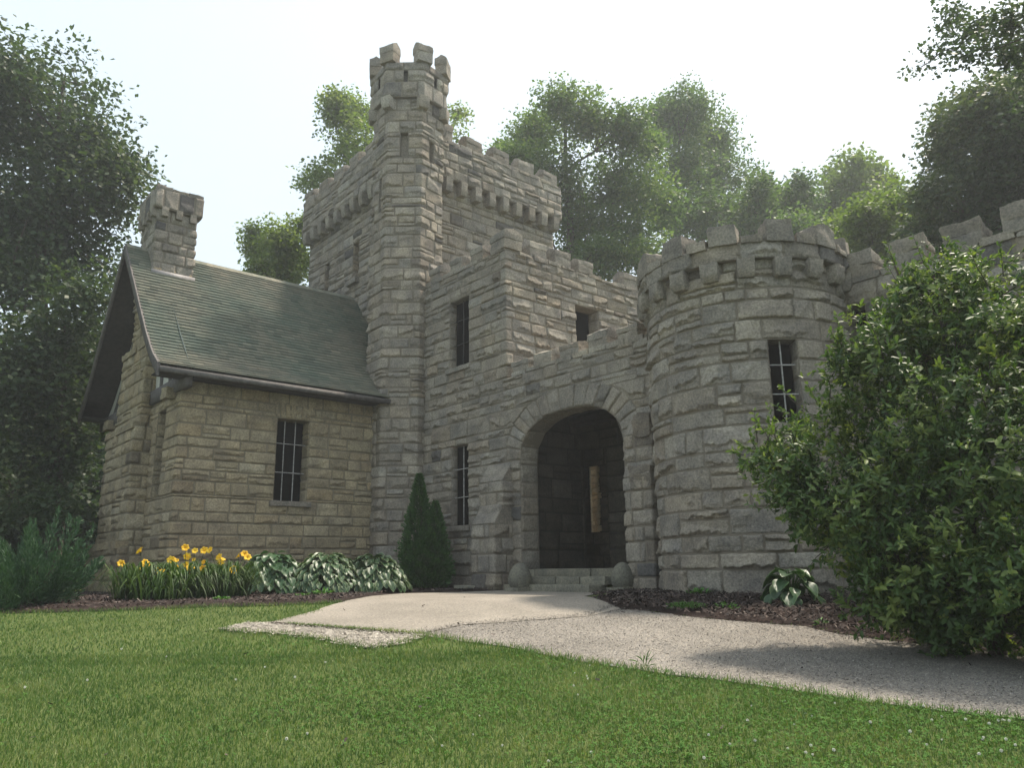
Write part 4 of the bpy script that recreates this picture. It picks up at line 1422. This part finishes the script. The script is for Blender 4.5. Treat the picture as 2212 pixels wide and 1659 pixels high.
def limbs(mb, base, blobs, r0, h_fork=.35, twigs=2, stems=1, lean=.3):
    B = np.array(blobs, float)
    top = B[B[:, 2].argmax()]
    base = np.array(base, float)
    cen = B[:, :3].mean(0)
    zf = base[2] + (B[:, 2].min() - base[2]) * h_fork + .2
    axis_top = np.array([cen[0] * .6 + top[0] * .4, cen[1] * .6 + top[1] * .4, top[2]])
    ts = np.linspace(0, 1, 9)
    wob = rng.normal(0, .12, (9, 2)) * r0 * 3
    tr = [np.array([*(base[:2] + (axis_top[:2] - base[:2]) * t ** 1.4 + wob[i] * min(1, t * 3)), base[2] + (axis_top[2] - base[2]) * t]) for i, t in enumerate(ts)]
    rad = [r0 * (1.25 if i == 0 else 1) * (1 - .86 * t) for i, t in enumerate(ts)]
    tube(mb, tr, rad, 9)
    nodes = [(p, r) for p, r in zip(tr, rad) if p[2] >= zf]
    order = np.argsort(np.hypot(B[:, 0] - axis_top[0], B[:, 1] - axis_top[1]) + .25 * np.abs(B[:, 2] - cen[2]))
    for b in B[order]:
        cost = [np.linalg.norm(b[:3] - p) + (1.2 * max(0, p[2] - b[2] + .35 * np.linalg.norm(b[:3] - p))) for p, _ in nodes]
        s, r = nodes[int(np.argmin(cost))]
        r = max(.012, r * .62)
        mid = s * .5 + b[:3] * .5 + np.array([*rng.normal(0, .15, 2), -.08]) * b[3]
        end = b[:3] + rng.normal(0, .2, 3) * b[3]
        tube(mb, [s, s * .72 + mid * .28 + rng.normal(0, .05, 3), mid, mid * .45 + end * .55 + rng.normal(0, .06, 3) * b[3], end], [r, r * .85, r * .7, r * .5, r * .2], 7)
        nodes += [(mid, r * .75), (mid * .45 + end * .55, r * .6)]
        for _ in range(twigs):
            e2 = b[:3] + unit(rng.normal(size=3) + np.array([0, 0, .5])) * b[3] * .85
            m2 = (mid + e2) / 2 + rng.normal(0, .1, 3) * b[3]
            tube(mb, [mid, m2, e2], [r * .42, r * .27, r * .08], 5)

def tree(name, label, base, blobs, n, size, material, r0, group="trees around the castle", bz=None, cat="tree", twigs=2, **k):
    z = float(gz(*base)) if bz is None else bz
    t = thing(name, label, cat, (base[0], base[1], z), group)
    mb = MB()
    limbs(mb, (base[0], base[1], z - .1), blobs, r0, twigs=twigs)
    mb.build("trunk", M_BARK, t, True)
    mb = MB()
    crown(mb, blobs, n, size, **k)
    mb.build("crown", material, t)
    return t

TREES = dict(
A1=((4.46,29.67),[(2.22,28.29,17.02,1.71),(3.89,29.75,18.19,1.70),(3.31,31.45,16.69,2.59),(4.84,28.79,15.84,1.66),(1.30,30.78,16.14,2.26),(5.44,27.85,13.66,1.53),(3.97,29.74,13.40,2.45),(2.09,31.55,12.63,2.61),(3.14,29.02,10.04,2.29),(5.16,30.37,11.65,2.02),(5.91,27.76,14.67,0.90),(6.73,29.24,15.22,0.61)]),
A2=((5.2,27.6),[(4.63,25.12,8.62,1.25),(4.23,26.67,7.16,1.71),(5.68,27.89,7.05,1.15),(3.29,26.06,6.03,1.75),(5.08,27.26,5.04,1.31),(5.0,26.6,4.60,0.61),(2.23,26.91,6.31,1.88),(4.19,28.15,4.19,1.59),(4.6,27.2,2.88,1.08),(5.4,27.87,3.77,0.58),(2.58,25.41,2.97,1.50)]),
A3=((2.64,33.90),[(0.21,32.16,17.31,2.97),(-0.70,33.99,15.05,3.33),(0.71,35.83,13.41,3.56),(-0.47,33.08,9.57,3.43),(1.43,34.89,8.52,3.05),(0.40,32.16,4.80,2.97),(3.4,36,6.5,3.2),(5.6,36,3.6,2.6),(3.2,34,2.4,2.2)]),
B1=((14.71,32.86),[(13.20,31.39,14.95,1.24),(14.77,32.83,14.94,1.10),(13.83,35.33,15.87,0.87),(13.85,32.17,13.58,1.27),(13.22,34.53,16.52,0.63),(14.26,30.93,15.99,0.74),(13.27,33.46,14.06,0.86)]),
B2=((19.23,32.78),[(15.99,32.20,23.66,0.93),(17.99,33.47,24.46,1.49),(18.59,35.48,23.11,1.16),(16.20,33.24,19.55,1.28),(16.56,35.34,20.68,0.83),(18.28,30.96,20.97,1.86),(20.76,31.83,23.09,1.74),(23.81,32.20,26.05,0.69),(21.69,29.94,22.84,0.83),(18.39,34.42,20.64,1.24),(16.02,32.18,22.75,0.70)]),
C1=((26.11,24.79),[(24.04,24.12,22.90,1.41),(26.38,24.50,22.87,1.78),(25.66,27.95,23.42,1.88),(26.86,22.48,21.69,1.60),(29.06,22.85,21.79,1.08),(22.34,25.70,19.85,1.23),(25.16,25.75,19.84,2.11),(28.68,24.84,20.13,2.07),(27.46,21.74,18.45,1.34),(26.63,25.65,17.96,1.90),(22.65,25.43,17.64,1.32),(27.58,23.14,16.57,1.82),(30.15,23.04,18.82,1.44),(25.93,23.55,14.82,1.77),(26.24,26.04,15.46,1.40),(26.58,21.29,14.25,1.27),(22.99,27.70,21.23,0.76)]),
C2=((36.85,27.53),[(35.76,24.80,27.68,1.97),(37.10,27.20,28.44,1.79),(40.59,26.52,28.12,2.30),(36.32,26.15,24.75,2.14),(39.74,25.54,24.40,2.36),(35.80,24.73,20.66,2.44),(39.03,24.34,21.19,1.69),(38.84,29.02,22.54,2.13),(35.61,27.12,28.46,1.02)]),
C3=((37.01,23.80),[(36.02,20.85,20.92,0.97),(37.89,22.37,20.69,1.61),(40.48,22.63,21.90,1.27),(36.41,22.51,18.59,1.56),(39.49,21.96,19.56,1.36),(36.07,20.77,22.03,0.46)]),
C4=((39.99,22.73),[(38.80,19.71,21.81,0.94),(40.78,21.29,21.77,1.33),(43.44,21.54,22.09,1.29),(39.76,20.55,19.13,1.46)]),
C5=((44.81,22.18),[(43.36,18.89,24.08,1.17),(46.12,19.31,24.60,1.31),(47.81,22.17,26.05,1.06),(44.60,19.43,22.25,1.98),(47.73,18.95,24.02,1.33),(42.71,20.32,21.40,1.39)]),
C6=((27.08,12.91),[(26.10,11.13,12.40,0.98),(27.91,11.01,13.45,0.94),(28.79,13.07,13.33,1.01),(26.91,11.32,11.28,1.16),(28.77,11.03,12.23,0.86)]),
D1=((24.55,7.0),[(23.74,6.44,13.32,1.29),(24.88,7.56,13.86,0.87),(26.11,8.34,13.69,0.77),(24.57,6.04,12.10,1.48),(25.61,7.54,12.03,1.60),(23.27,7.97,11.12,0.75),(25.15,6.61,10.29,1.37),(26.08,8.42,10.90,1.35),(23.80,8.56,10.30,0.63),(26.06,5.84,14.93,0.86),(24.10,4.91,11.84,1.92)]),
D2=((17.2,-1.5),[(13.84,3.13,9.40,0.47),(14.51,3.79,9.95,0.38),(15.18,4.42,10.66,0.32),(13.92,4.40,9.59,0.24),(15.02,3.41,9.49,0.42),(13.70,3.71,8.95,0.25),(14.20,4.82,9.51,0.16),(15.21,4.30,11.03,0.32),(14.36,2.63,9.17,0.70),(15.21,2.45,8.75,0.95),(15.5,1.2,9.6,1.3),(16.5,0,11,1.8),(17.5,-1.5,12.5,2.2)]),
)
T = TREES
def sc(bl, k):
    return [(a, b, c, r * k) for a, b, c, r in bl]
tree("tall_tree", "tallest dark tree left of the chimney, its crown rising above the gable", T['A1'][0], sc(T['A1'][1], 1.12), 52000, .19, L_DARK, .36, gap=.22, clump=.48, twigs=3)
tree("broadleaf_tree", "dark leafy tree filling the space beside the gable's bargeboard", T['A2'][0], sc(T['A2'][1], 1.1), 30000, .17, L_DARK, .22, clump=.4)
tree("broadleaf_tree", "shadowy tree cut by the photo's edge behind the tall dark one", T['A3'][0], sc(T['A3'][1], 1.05), 30000, .24, L_DARK, .4, clump=.6)
tree("maple_tree", "small pale maple showing between wing roof and keep", T['B1'][0], sc(T['B1'][1], 1.1), 16000, .18, L_YEL, .16, gap=.12, clump=.36, tint0=.5)
tree("maple_tree", "sparse sunlit maple rising behind the stair turret", T['B2'][0], sc(T['B2'][1], 1.1), 22000, .20, L_YEL, .24, gap=.25, clump=.36, tint0=.4)
tree("maple_tree", "big spreading maple with visible limbs behind the keep's battlements", T['C1'][0], sc(T['C1'][1], 1.08), 62000, .19, L_MID, .5, gap=.28, clump=.46, twigs=3, tint0=.5)
tree("domed_tree", "tall dome-topped hazy tree just right of the big maple", T['C2'][0], sc(T['C2'][1], 1.1), 40000, .22, L_MID, .42, gap=.16, clump=.5, tint0=.36)
tree("broadleaf_tree", "low hazy tree sloping down beside the dome-topped tree", T['C3'][0], sc(T['C3'][1], 1.15), 11000, .23, L_MID, .26, gap=.1, clump=.46, tint0=.4)
tree("broadleaf_tree", "thin pointed tree above the round tower's battlements", T['C4'][0], sc(T['C4'][1], 1.1), 8000, .22, L_MID, .22, gap=.25, clump=.42, tint0=.34)
tree("round_topped_tree", "yellow-green round-topped tree in the gap of open sky", T['C5'][0], sc(T['C5'][1], 1.08), 12000, .26, L_YEL, .28, gap=.18, clump=.5, tint0=.5)
tree("young_tree", "bright green young tree directly behind the round tower", T['C6'][0], sc(T['C6'][1], 1.2), 14000, .17, L_YEL, .14, clump=.34, tint0=.42)
tree("broadleaf_tree", "dense brownish-green tree behind the wall on the right", T['D1'][0], sc(T['D1'][1], 1.15), 48000, .16, L_DARK, .3, gap=.08, clump=.38, tint0=.55)
tree("overhanging_tree", "dark tree whose thin branch hangs into the upper right sky", T['D2'][0], sc(T['D2'][1], 1.12), 34000, .095, L_DARK, .20, gap=.25, clump=.2, twigs=3, tint0=.35, up=.3)
# trees lower down behind the block and beyond
LOW = [((30.5, 20.0), [(29, 19, 11.5, 1.9), (31, 21, 13.2, 2.0), (30, 18, 13.6, 1.6), (28.5, 20.5, 9.5, 1.8), (32, 18.5, 10.5, 2.2)], "shaded tree filling the gap between keep and round tower", L_DARK, .55),
       ((35.5, 17.5), [(34.5, 16.5, 14.5, 2.0), (36.5, 18, 15.3, 2.0), (35, 18.5, 17.2, 1.7), (34, 17, 11.5, 2.2), (37, 16, 12.5, 2.2)], "leafy green tree behind the round tower's left battlements", L_MID, .45),
       ((36.5, 13.0), [(35.5, 12.2, 14.2, 1.9), (37.5, 13.5, 15.2, 1.8), (36, 13.8, 16.8, 1.3), (36, 12, 11.5, 2.2)], "mid-green tree behind the round tower's right battlements", L_MID, .5),
       ((33.5, 9.0), [(32.8, 8, 12.6, 1.9), (34.2, 9.8, 13.6, 1.9), (33.2, 9.0, 10.6, 2.2), (34, 7, 14.5, 1.6)], "hazy tree in the dip between bright young tree and dense brownish tree", L_MID, .35),
       ((31, 4.0), [(30, 3.2, 13, 2.2), (32, 5, 14, 2.2), (31, 4, 16.5, 2.0), (30.5, 2, 10, 2.4), (30, 5.2, 10.2, 2)], "tall shaded tree behind the wall's last battlements", L_DARK, .5),
       ((24.5, 34.5), [(23.5, 33.8, 14, 2.2), (25.5, 35.5, 15.5, 2.2), (24.5, 34, 17.5, 1.8)], "green tree hidden mostly by the keep", L_MID, .4)]
for (b_, bl, lab, mt, t0_) in LOW:
    tree("broadleaf_tree", lab, b_, bl, 15000, .21, mt, .24, gap=.08, clump=.45, tint0=t0_)
# dark woodland filling the far left behind the wing
for (x, y, h, lab) in ((8.6, 36.5, 11, "dark woodland tree right behind the gable's far corner"), (6.2, 33.5, 9, "dark woodland tree between the tall dark tree and the wing"), (1.5, 40, 8, "dark woodland tree glimpsed low behind the juniper"), (-4, 38, 9, "dark woodland tree at the far left edge"), (7.5, 42, 8, "dark woodland tree standing far behind the gable")):
    bl = [(x + rng.normal(0, 1.5), y + rng.normal(0, 1.2), z, 2.4) for z in np.linspace(1.2, h, 7)]
    tree("woodland_tree", lab, (x, y), bl, 12000, .28, L_DARK, .3, clump=.6, tint0=.3)
for (x, y, lab) in ((2.6, 23.5, "dark undergrowth shrub between juniper and gable"), (.2, 21.5, "dark undergrowth shrub at the far left behind the juniper")):
    bl = [(x + rng.normal(0, .8), y + rng.normal(0, .8), rng.uniform(.4, 2.6), .95) for k in range(9)]
    tree("understory_shrub", lab, (x, y), bl, 12000, .14, L_DARK, .06, "dark shrubs beside the gable", cat="shrub", clump=.3, tint0=.4)

# ---- big glossy evergreen bush on the right
BUSH = [(9.10,3.07,3.09,0.77),(8.57,3.60,2.69,0.56),(8.86,2.48,2.84,0.71),(8.52,3.47,1.99,0.94),(8.49,2.68,1.49,0.99),(7.71,4.45,1.54,0.43),(7.83,4.23,1.23,0.54),(8.12,4.10,1.89,0.45),(8.14,3.84,1.12,0.82),(8.17,3.28,0.58,0.81),(8.13,2.49,0.40,0.75),(7.91,3.61,0.19,0.43),(9.14,2.93,3.55,0.31),(8.86,3.43,3.41,0.37),(7.57,4.69,1.63,0.21),(8.31,3.95,2.67,0.28),(9.6,2.2,2.6,.8),(9.7,1.6,1.6,.9),(9.2,1.9,.7,.8),(8.35,3.2,-.05,.5),(8.45,2.6,-.15,.55),(8.3,2.0,-.2,.5),(8.6,3.6,.1,.45)]
bush = thing("evergreen_bush", "huge glossy-leaved evergreen bush hiding the right side of the round tower", "bush", (8.6, 3.1, -.3))
mb = MB()
limbs(mb, (8.7, 3.0, -.4), BUSH, .07, h_fork=0, twigs=3)
branch_mb = mb
def whorls(mb, blobs, nw, L, Wd, per=8, tint0=.45):
    B = np.array(blobs, float)
    wt = B[:, 3] ** 2
    nb = rng.multinomial(nw, wt / wt.sum())
    for b, k in zip(B, nb):
        d = unit(rng.normal(size=(k, 3)))
        r = rng.uniform(0, 1, k) ** .38
        lump = 1 + .15 * np.sin(d @ K4.T * 4 + b[1]).sum(1) / 2.2 + .12 * np.sin(d @ K4.T * 11 + b[0]).sum(1) / 2.2 + .16 * (rng.random(k) < .10) * rng.random(k)
        c = b[:3] + d * (r * lump * b[3])[:, None]
        ax = unit(d * .8 + np.array([-.15, 0, .75]) + rng.normal(0, .3, (k, 3)))
        e1 = unit(np.cross(ax, rng.normal(size=(k, 3))))
        e2 = np.cross(ax, e1)
        hole = np.sin(c @ K4.T * 3.1).sum(1) / 2.2 > -.62 + .3 * rng.random(k)
        c, ax, e1, e2, k = c[hole], ax[hole], e1[hole], e2[hole], int(hole.sum())
        tc = np.clip(tint0 + rng.normal(0, .18, k) + .22 * (rng.random(k) < .12) + .12 * np.sin(c @ K4[0] * 4), 0, 1)
        sz_ = np.exp(rng.normal(0, .22, k))
        for j in range(per):
            a = 2 * math.pi * j / per + rng.normal(0, .6, k)
            el = rng.uniform(-.2, 1.25, k)
            rad = e1 * np.cos(a)[:, None] + e2 * np.sin(a)[:, None]
            dd = rad * np.cos(el)[:, None] + ax * np.sin(el)[:, None]
            nn_ = ax * np.cos(el)[:, None] - rad * np.sin(el)[:, None]
            cc = c - ax * rng.uniform(-.02, .09, k)[:, None]
            leaf_cards(mb, cc, dd, nn_, L * sz_ * rng.uniform(.7, 1.25, k), Wd * sz_ * rng.uniform(.8, 1.2, k), np.clip(tc + rng.normal(0, .08, k), 0, 1), False)
mb = MB()
sm = branch_mb
for k in range(110):                      # stray shoots beyond the outline
    b = np.array(BUSH[rng.integers(0, 16)])
    d = unit(rng.normal(size=3) + np.array([-.35, .1, .55]))
    p0, p1 = b[:3] + d * b[3] * .7, b[:3] + d * (b[3] * 1.0 + rng.uniform(.08, .26)) + np.array([0, 0, .05])
    tube(sm, [p0, (p0 + p1) / 2 + rng.normal(0, .015, 3), p1], [.006, .004, .002], 5)
    n_ = 16
    f_ = rng.uniform(.25, 1, n_)[:, None]
    leaf_cards(mb, p0 + (p1 - p0) * f_, d * .8 + rng.normal(0, .6, (n_, 3)), unit(rng.normal(size=(n_, 3)) + np.array([0, 0, .8])), .075 * rng.uniform(.6, 1.2, n_), .028, np.clip(.62 + rng.normal(0, .15, n_), 0, 1), False)
sm.build("branches", M_BARK, bush, True)
whorls(mb, BUSH, 14000, .072, .028, 6, .52)
mb.build("foliage", L_BUSH, bush)

# ---- juniper at the left: upswept feathery plumes
def plumes(mb, base, n, length, spread, size, lean, tint0=.45):
    for k in range(n):
        a = rng.uniform(0, 6.28)
        r = rng.uniform(0, 1) ** .6
        b0 = np.array(base) + np.array([math.cos(a) * r * spread * .55, math.sin(a) * r * spread * .55, 0])
        d = unit(np.array([math.cos(a) * r * .9, math.sin(a) * r * .9, 1.0 - .35 * r]) + np.array(lean))
        L_ = length * rng.uniform(.55, 1.05) * (1 - .25 * r)
        m_ = 190
        t = rng.uniform(.1, 1, m_)
        cur = b0 + d * (t * L_)[:, None] + np.array([0, 0, -.12]) * (t ** 2)[:, None] * r
        rad_ = .17 * (1 - t) ** .7 + .015
        off = unit(rng.normal(size=(m_, 3))) * (rad_ * rng.uniform(.2, 1, m_))[:, None]
        dd = unit(d + off * 5 + rng.normal(0, .3, (m_, 3)))
        leaf_cards(mb, cur + off, dd, unit(rng.normal(size=(m_, 3))), size * rng.uniform(.6, 1.4, m_), size * .22, np.clip(tint0 + rng.normal(0, .18, m_) + .2 * t - .1, 0, 1))
jun = thing("juniper_bush", "feathery blue-green juniper bush left of the wing's gable", "bush", (2.45, 14.45, 0))
mb = MB()
plumes(mb, (2.3, 14.45, -.05), 50, 1.3, .9, .085, (.0, .0, .25))
plumes(mb, (2.6, 14.5, 0), 36, 1.65, .55, .085, (.07, -.06, .6))
mb.build("foliage", L_JUN, jun)
mb = MB()
for k in range(14):
    a = rng.uniform(0, 6.28)
    tube(mb, [(2.45, 14.45, -.1), (2.45 + .15 * math.cos(a), 14.45 + .15 * math.sin(a), .25), (2.45 + .3 * math.cos(a), 14.45 + .3 * math.sin(a), .6)], [.03, .02, .008], 6)
mb.build("branches", M_BARK, jun)
mb = MB()
plumes(mb, (1.75, 14.2, -.05), 22, .45, .7, .06, (0, 0, 0), .55)
tag(mb.build("low_shrub", L_JUN), "low grey-green shrub at the left end of the mulch bed", "shrub")

# ---- twin-topped conical evergreen beside the block
arb = thing("conical_evergreen", "conical bright green evergreen with a second smaller tip beside the turret foot", "evergreen", (11.0, 16.2, 0))
mb = MB()
for (bx, by, h, rr, n) in ((10.9, 16.33, 2.75, .52, 15000), (11.14, 15.95, 2.05, .46, 10000), (10.98, 16.1, 1.5, .66, 9000)):
    t = rng.uniform(0, 1, n) ** 1.25
    a = rng.uniform(0, 6.28, n)
    prof_r = rr * (1 - t) ** .8 * (1 - np.exp(-(t + .06) * 9))
    lump = 1 + .2 * np.sin(a * 5 + t * 23) + .17 * np.sin(a * 11 - t * 41) + .12 * np.sin(a * 17 + t * 67)
    rad_ = prof_r * lump * rng.uniform(.55, 1, n) ** .5
    c = np.column_stack([bx + rad_ * np.cos(a), by + rad_ * np.sin(a), t * h + .04])
    out_ = np.column_stack([np.cos(a), np.sin(a), np.full(n, .75)])
    leaf_cards(mb, c, out_ + rng.normal(0, .35, (n, 3)), unit(rng.normal(size=(n, 3)) + out_ * .3), .085 * rng.uniform(.5, 1.4, n), .030, np.clip(.45 + .2 * np.sin(a * 5 + t * 23) + rng.normal(0, .18, n), 0, 1))
mb.build("foliage", L_ARB, arb)
mb = MB()
tube(mb, [(10.95, 16.3, -.1), (10.95, 16.3, 2.4)], [.05, .01], 7)
mb.build("trunk", M_BARK, arb)

# ---- hostas: mounds of broad ribbed leaves
def hosta(name, label, base, r, h, n, L, material, edge, tint0=.45, group=None):
    o = thing(name, label, "hosta", (base[0], base[1], float(gz(*base))), group)
    mb = MB()
    z0 = float(gz(*base)) + .03
    for k in range(n):
        f = (k + .5) / n
        a = k * 2.39996 + rng.normal(0, .25)
        rr = math.sqrt(f)
        z = h * (1 - .8 * rr ** 2.2) * rng.uniform(.85, 1.05)
        c = np.array([base[0] + math.cos(a) * r * rr * .82, base[1] + math.sin(a) * r * rr * .82, z0 + z * .95])
        sl = .1 - 1.15 * rr ** 1.5 + rng.normal(0, .15)
        d = np.array([math.cos(a), math.sin(a), sl])
        nrm = np.array([-math.cos(a) * sl, -math.sin(a) * sl, 1.]) + rng.normal(0, .18, 3)
        l = L * rng.uniform(.7, 1.2)
        d = d / np.linalg.norm(d)
        s = np.cross(d, nrm)
        s /= np.linalg.norm(s)
        u = np.cross(s, d)
        u = u if u[2] > 0 else -u
        rows = []
        ts = np.array([0, .12, .3, .5, .7, .87, 1.0])
        ws = np.array([.08, .55, .92, 1., .8, .42, .02]) * l * .38
        cols = []
        for t, w in zip(ts, ws):
            for q in (-1, -.8, -.35, 0, .35, .8, 1):
                p = c + d * l * t + s * w * q + u * l * (.16 * abs(q) ** 1.5 * math.sin(math.pi * min(1, t + .1)) - .45 * t ** 2 * .5 + .03 * math.sin(q * 9 + t * 7))
                rows.append(p)
                cols.append((0, 0, edge if abs(q) > .9 or t > .95 else 0))
        cols = np.array(cols, float)
        cols[:, 0] = np.clip(tint0 + rng.normal(0, .16), 0, 1)
        mb.add(rows, grid_faces(7, 7), col=cols)
    mb.build("leaves", material, o, True)
    mb = MB()
    for k in range(40):
        a = rng.uniform(0, 6.28)
        rr = rng.uniform(.1, .75)
        tube(mb, [(base[0], base[1], z0 - .05), (base[0] + math.cos(a) * r * rr * .5, base[1] + math.sin(a) * r * rr * .5, z0 + h * .55), (base[0] + math.cos(a) * r * rr, base[1] + math.sin(a) * r * rr, z0 + h * (.95 - .6 * rr ** 2))], [.008, .006, .004], 5)
    mb.build("stalks", L_STRAP, o)
    return o
hosta("hosta_plant", "dark plain-leaved hosta mound next to the yellow daylilies", (6.95, 15.75), .80, .86, 360, .21, L_HOSTA2, .4, .3, "hostas under the wing wall")
hosta("hosta_plant", "cream-edged hosta mound in the middle of the bed under the window", (7.9, 15.25), .92, .84, 430, .20, L_HOSTA, 1, .36, "hostas under the wing wall")
hosta("hosta_plant", "cream-edged hosta mound next to the conical evergreen", (8.9, 15.05), .90, .80, 420, .20, L_HOSTA, 1, .3, "hostas under the wing wall")
hosta("hosta_plant", "large-leaved hosta with yellow margins at the round tower's foot beneath the big bush", (10.35, 6.1), .40, .50, 34, .25, L_HOSTA2, .8, .25)

# ---- daylilies
petal_done = [0]
def daylily(base, r, h, nl, nf, label):
    z0 = float(gz(*base))
    o = thing("daylily_clump", label, "daylily", (base[0], base[1], z0), "daylilies in the mulch bed")
    mb = MB()
    for k in range(nl):
        a = rng.uniform(0, 6.28)
        rr = rng.uniform(0, .46)
        b = np.array([base[0] + math.cos(a) * rr, base[1] + math.sin(a) * rr, z0])
        out = r * rng.uniform(.35, 1.3) ** .8
        hh = h * rng.uniform(.42, 1.15)
        a2 = a + rng.normal(0, .7)
        dr = rng.uniform(.2, 1.8)
        dx, dy = math.cos(a2), math.sin(a2)
        s = np.array([-dy, dx, 0]) * .016 * rng.uniform(.7, 1.3)
        rows = []
        for t in np.linspace(0, 1, 7):
            p = b + np.array([dx * out * t ** 1.25, dy * out * t ** 1.25, hh * (3.1 * t - 2.4 * t ** 2 - .3 * dr * t ** 4)])
            w = (1 - t ** 3) * (.6 + .4 * math.sin(math.pi * min(1, t + .2)))
            rows += [p - s * w, p + s * w]
        mb.add(rows, grid_faces(7, 2), col=(np.clip(.5 + rng.normal(0, .22), 0, 1), 0, 0))
    mb.build("leaves", L_STRAP, o)
    mb = MB()
    heads = []
    for k in range(nf):
        a = rng.uniform(0, 6.28)
        rr = r * rng.uniform(.1, .8)
        top = np.array([base[0] + math.cos(a) * rr, base[1] + math.sin(a) * rr, z0 + h * rng.uniform(.68, 1.4)])
        tube(mb, [(base[0], base[1], z0), ((base[0] + top[0]) / 2 + .02, (base[1] + top[1]) / 2, z0 + h * .65), tuple(top)], [.006, .005, .004], 5)
        heads.append(top)
    mb.build("flower_stems", L_STRAP, o)
    for top in heads:
        fm = MB()
        face = unit(np.array([-.6 + rng.normal(0, .5), -.75 + rng.normal(0, .5), .55 + rng.normal(0, .2)]))
        e1 = unit(np.cross(face, [0, 0, 1.]))
        e2 = np.cross(e1, face)
        sc_ = rng.uniform(.048, .066) if rng.random() < .7 else rng.uniform(.028, .042)
        tn = rng.uniform(.2, 1)
        for j in range(6):
            a = j * math.pi / 3 + .2
            dd = e1 * math.cos(a) + e2 * math.sin(a)
            ss = np.cross(face, dd)
            rows = []
            for t, w, f in ((0, .1, 0), (.35, .34, .42), (.7, .40, .62), (1.0, .12, .55)):
                for q in (-1, 0, 1):
                    rows.append(top + (dd * t + face * (f - .06 * abs(q)) + ss * w * q) * sc_ * 1.15)
            fm.add(rows, grid_faces(4, 3), col=(np.clip(tn + rng.normal(0, .1), 0, 1), 0, 0))
        fm.build("blossom", M_PETAL, o, True)
    return o
daylily((4.15, 14.75), .60, .62, 330, 7, "daylily clump with few yellow flowers nearest the chimney breast")
daylily((4.75, 14.35), .60, .64, 360, 15, "daylily clump with the most yellow-orange flowers")
daylily((4.3, 14.05), .45, .5, 200, 2, "low daylily clump with two yellow flowers in front of the others")
daylily((5.45, 14.40), .60, .64, 360, 10, "daylily clump with yellow flowers beside the plain-leaved hosta")

# ---- small weeds
def weed(label, base, r, h, n, L, wd, grp="small weeds in the mulch", cat="weed"):
    mb = MB()
    z0 = float(gz(*base)) + .03
    a = rng.uniform(0, 6.28, n)
    rr = np.sqrt(rng.uniform(0, 1, n)) * r
    c = np.column_stack([base[0] + rr * np.cos(a), base[1] + rr * np.sin(a), z0 + h * rng.uniform(0, 1, n) * (1 - rr / r * .6)])
    d = np.column_stack([np.cos(a), np.sin(a), rng.uniform(.1, 1.2, n)]) + rng.normal(0, .4, (n, 3))
    leaf_cards(mb, c, d, unit(rng.normal(size=(n, 3)) * .4 + np.array([0, 0, 1])), L * rng.uniform(.6, 1.3, n), wd, np.clip(rng.normal(.5, .2, n), 0, 1), False)
    return tag(mb.build("weed_tuft", L_WEED), label, cat, grp)
weed("bright green feathery weed tuft on the mulch by the path", (9.0, 6.9), .27, .10, 900, .035, .010)
weed("small spiky weed just right of the feathery tuft", (9.28, 6.45), .13, .10, 60, .07, .016)
weed("little weed against the round tower's foot", (10.45, 7.75), .17, .1, 60, .075, .035)
weed("low green weed in front of the hostas", (6.6, 13.6), .14, .06, 50, .06, .03)
weed("pale weed in the mulch before the daylilies", (4.9, 13.0), .11, .05, 90, .06, .03)
weed("leafy weed below the middle hosta", (7.3, 14.2), .16, .14, 60, .09, .04)
weed("tiny weed at the path edge near the bush", (9.0, 4.95), .07, .06, 22, .06, .025)
weed("tall dry grass weed leaning at the lawn edge beside the path", (5.78, 4.95), .05, .10, 16, .12, .004)
# fallen twig on the mulch and leaves on the path
mb = MB()
tube(mb, [(9.15, 8.35, .0), (9.1, 8.0, .01), (9.0, 7.6, .005)], [.008, .007, .004], 6)
tag(mb.build("fallen_twig", M_STEP), "thin pale twig lying on the mulch edge beside the patio", "twig")
mb = MB()
q = np.vstack([scatter_in(PATHP, 60), scatter_in(PATIO, 26), lawn_pts(160, 5, 12, 1.)[:70]])
chips(mb, q, .022, .028, .3)
tag(mb.build("leaf_litter", M_CHIP2), "scattered dark leaf bits on path and patio", "leaf litter", kind="stuff")
#@@AIR
# ------------------------------------------------------------------ smoky summer air
mb = MB()
box(mb, (-60, -60, -4.4), (130, 130, 34))
M_HAZE = bpy.data.materials.new("smoky_air")
M_HAZE.use_nodes = True
t_ = M_HAZE.node_tree
t_.nodes.clear()
vo = t_.nodes.new("ShaderNodeVolumePrincipled")
vo.inputs['Color'].default_value = (.88, .93, .96, 1)
vo.inputs['Density'].default_value = .0016
vo.inputs['Anisotropy'].default_value = .35
mo = t_.nodes.new("ShaderNodeOutputMaterial")
t_.links.new(vo.outputs[0], mo.inputs['Volume'])
tag(mb.build("haze", M_HAZE), None, None, kind="stuff")
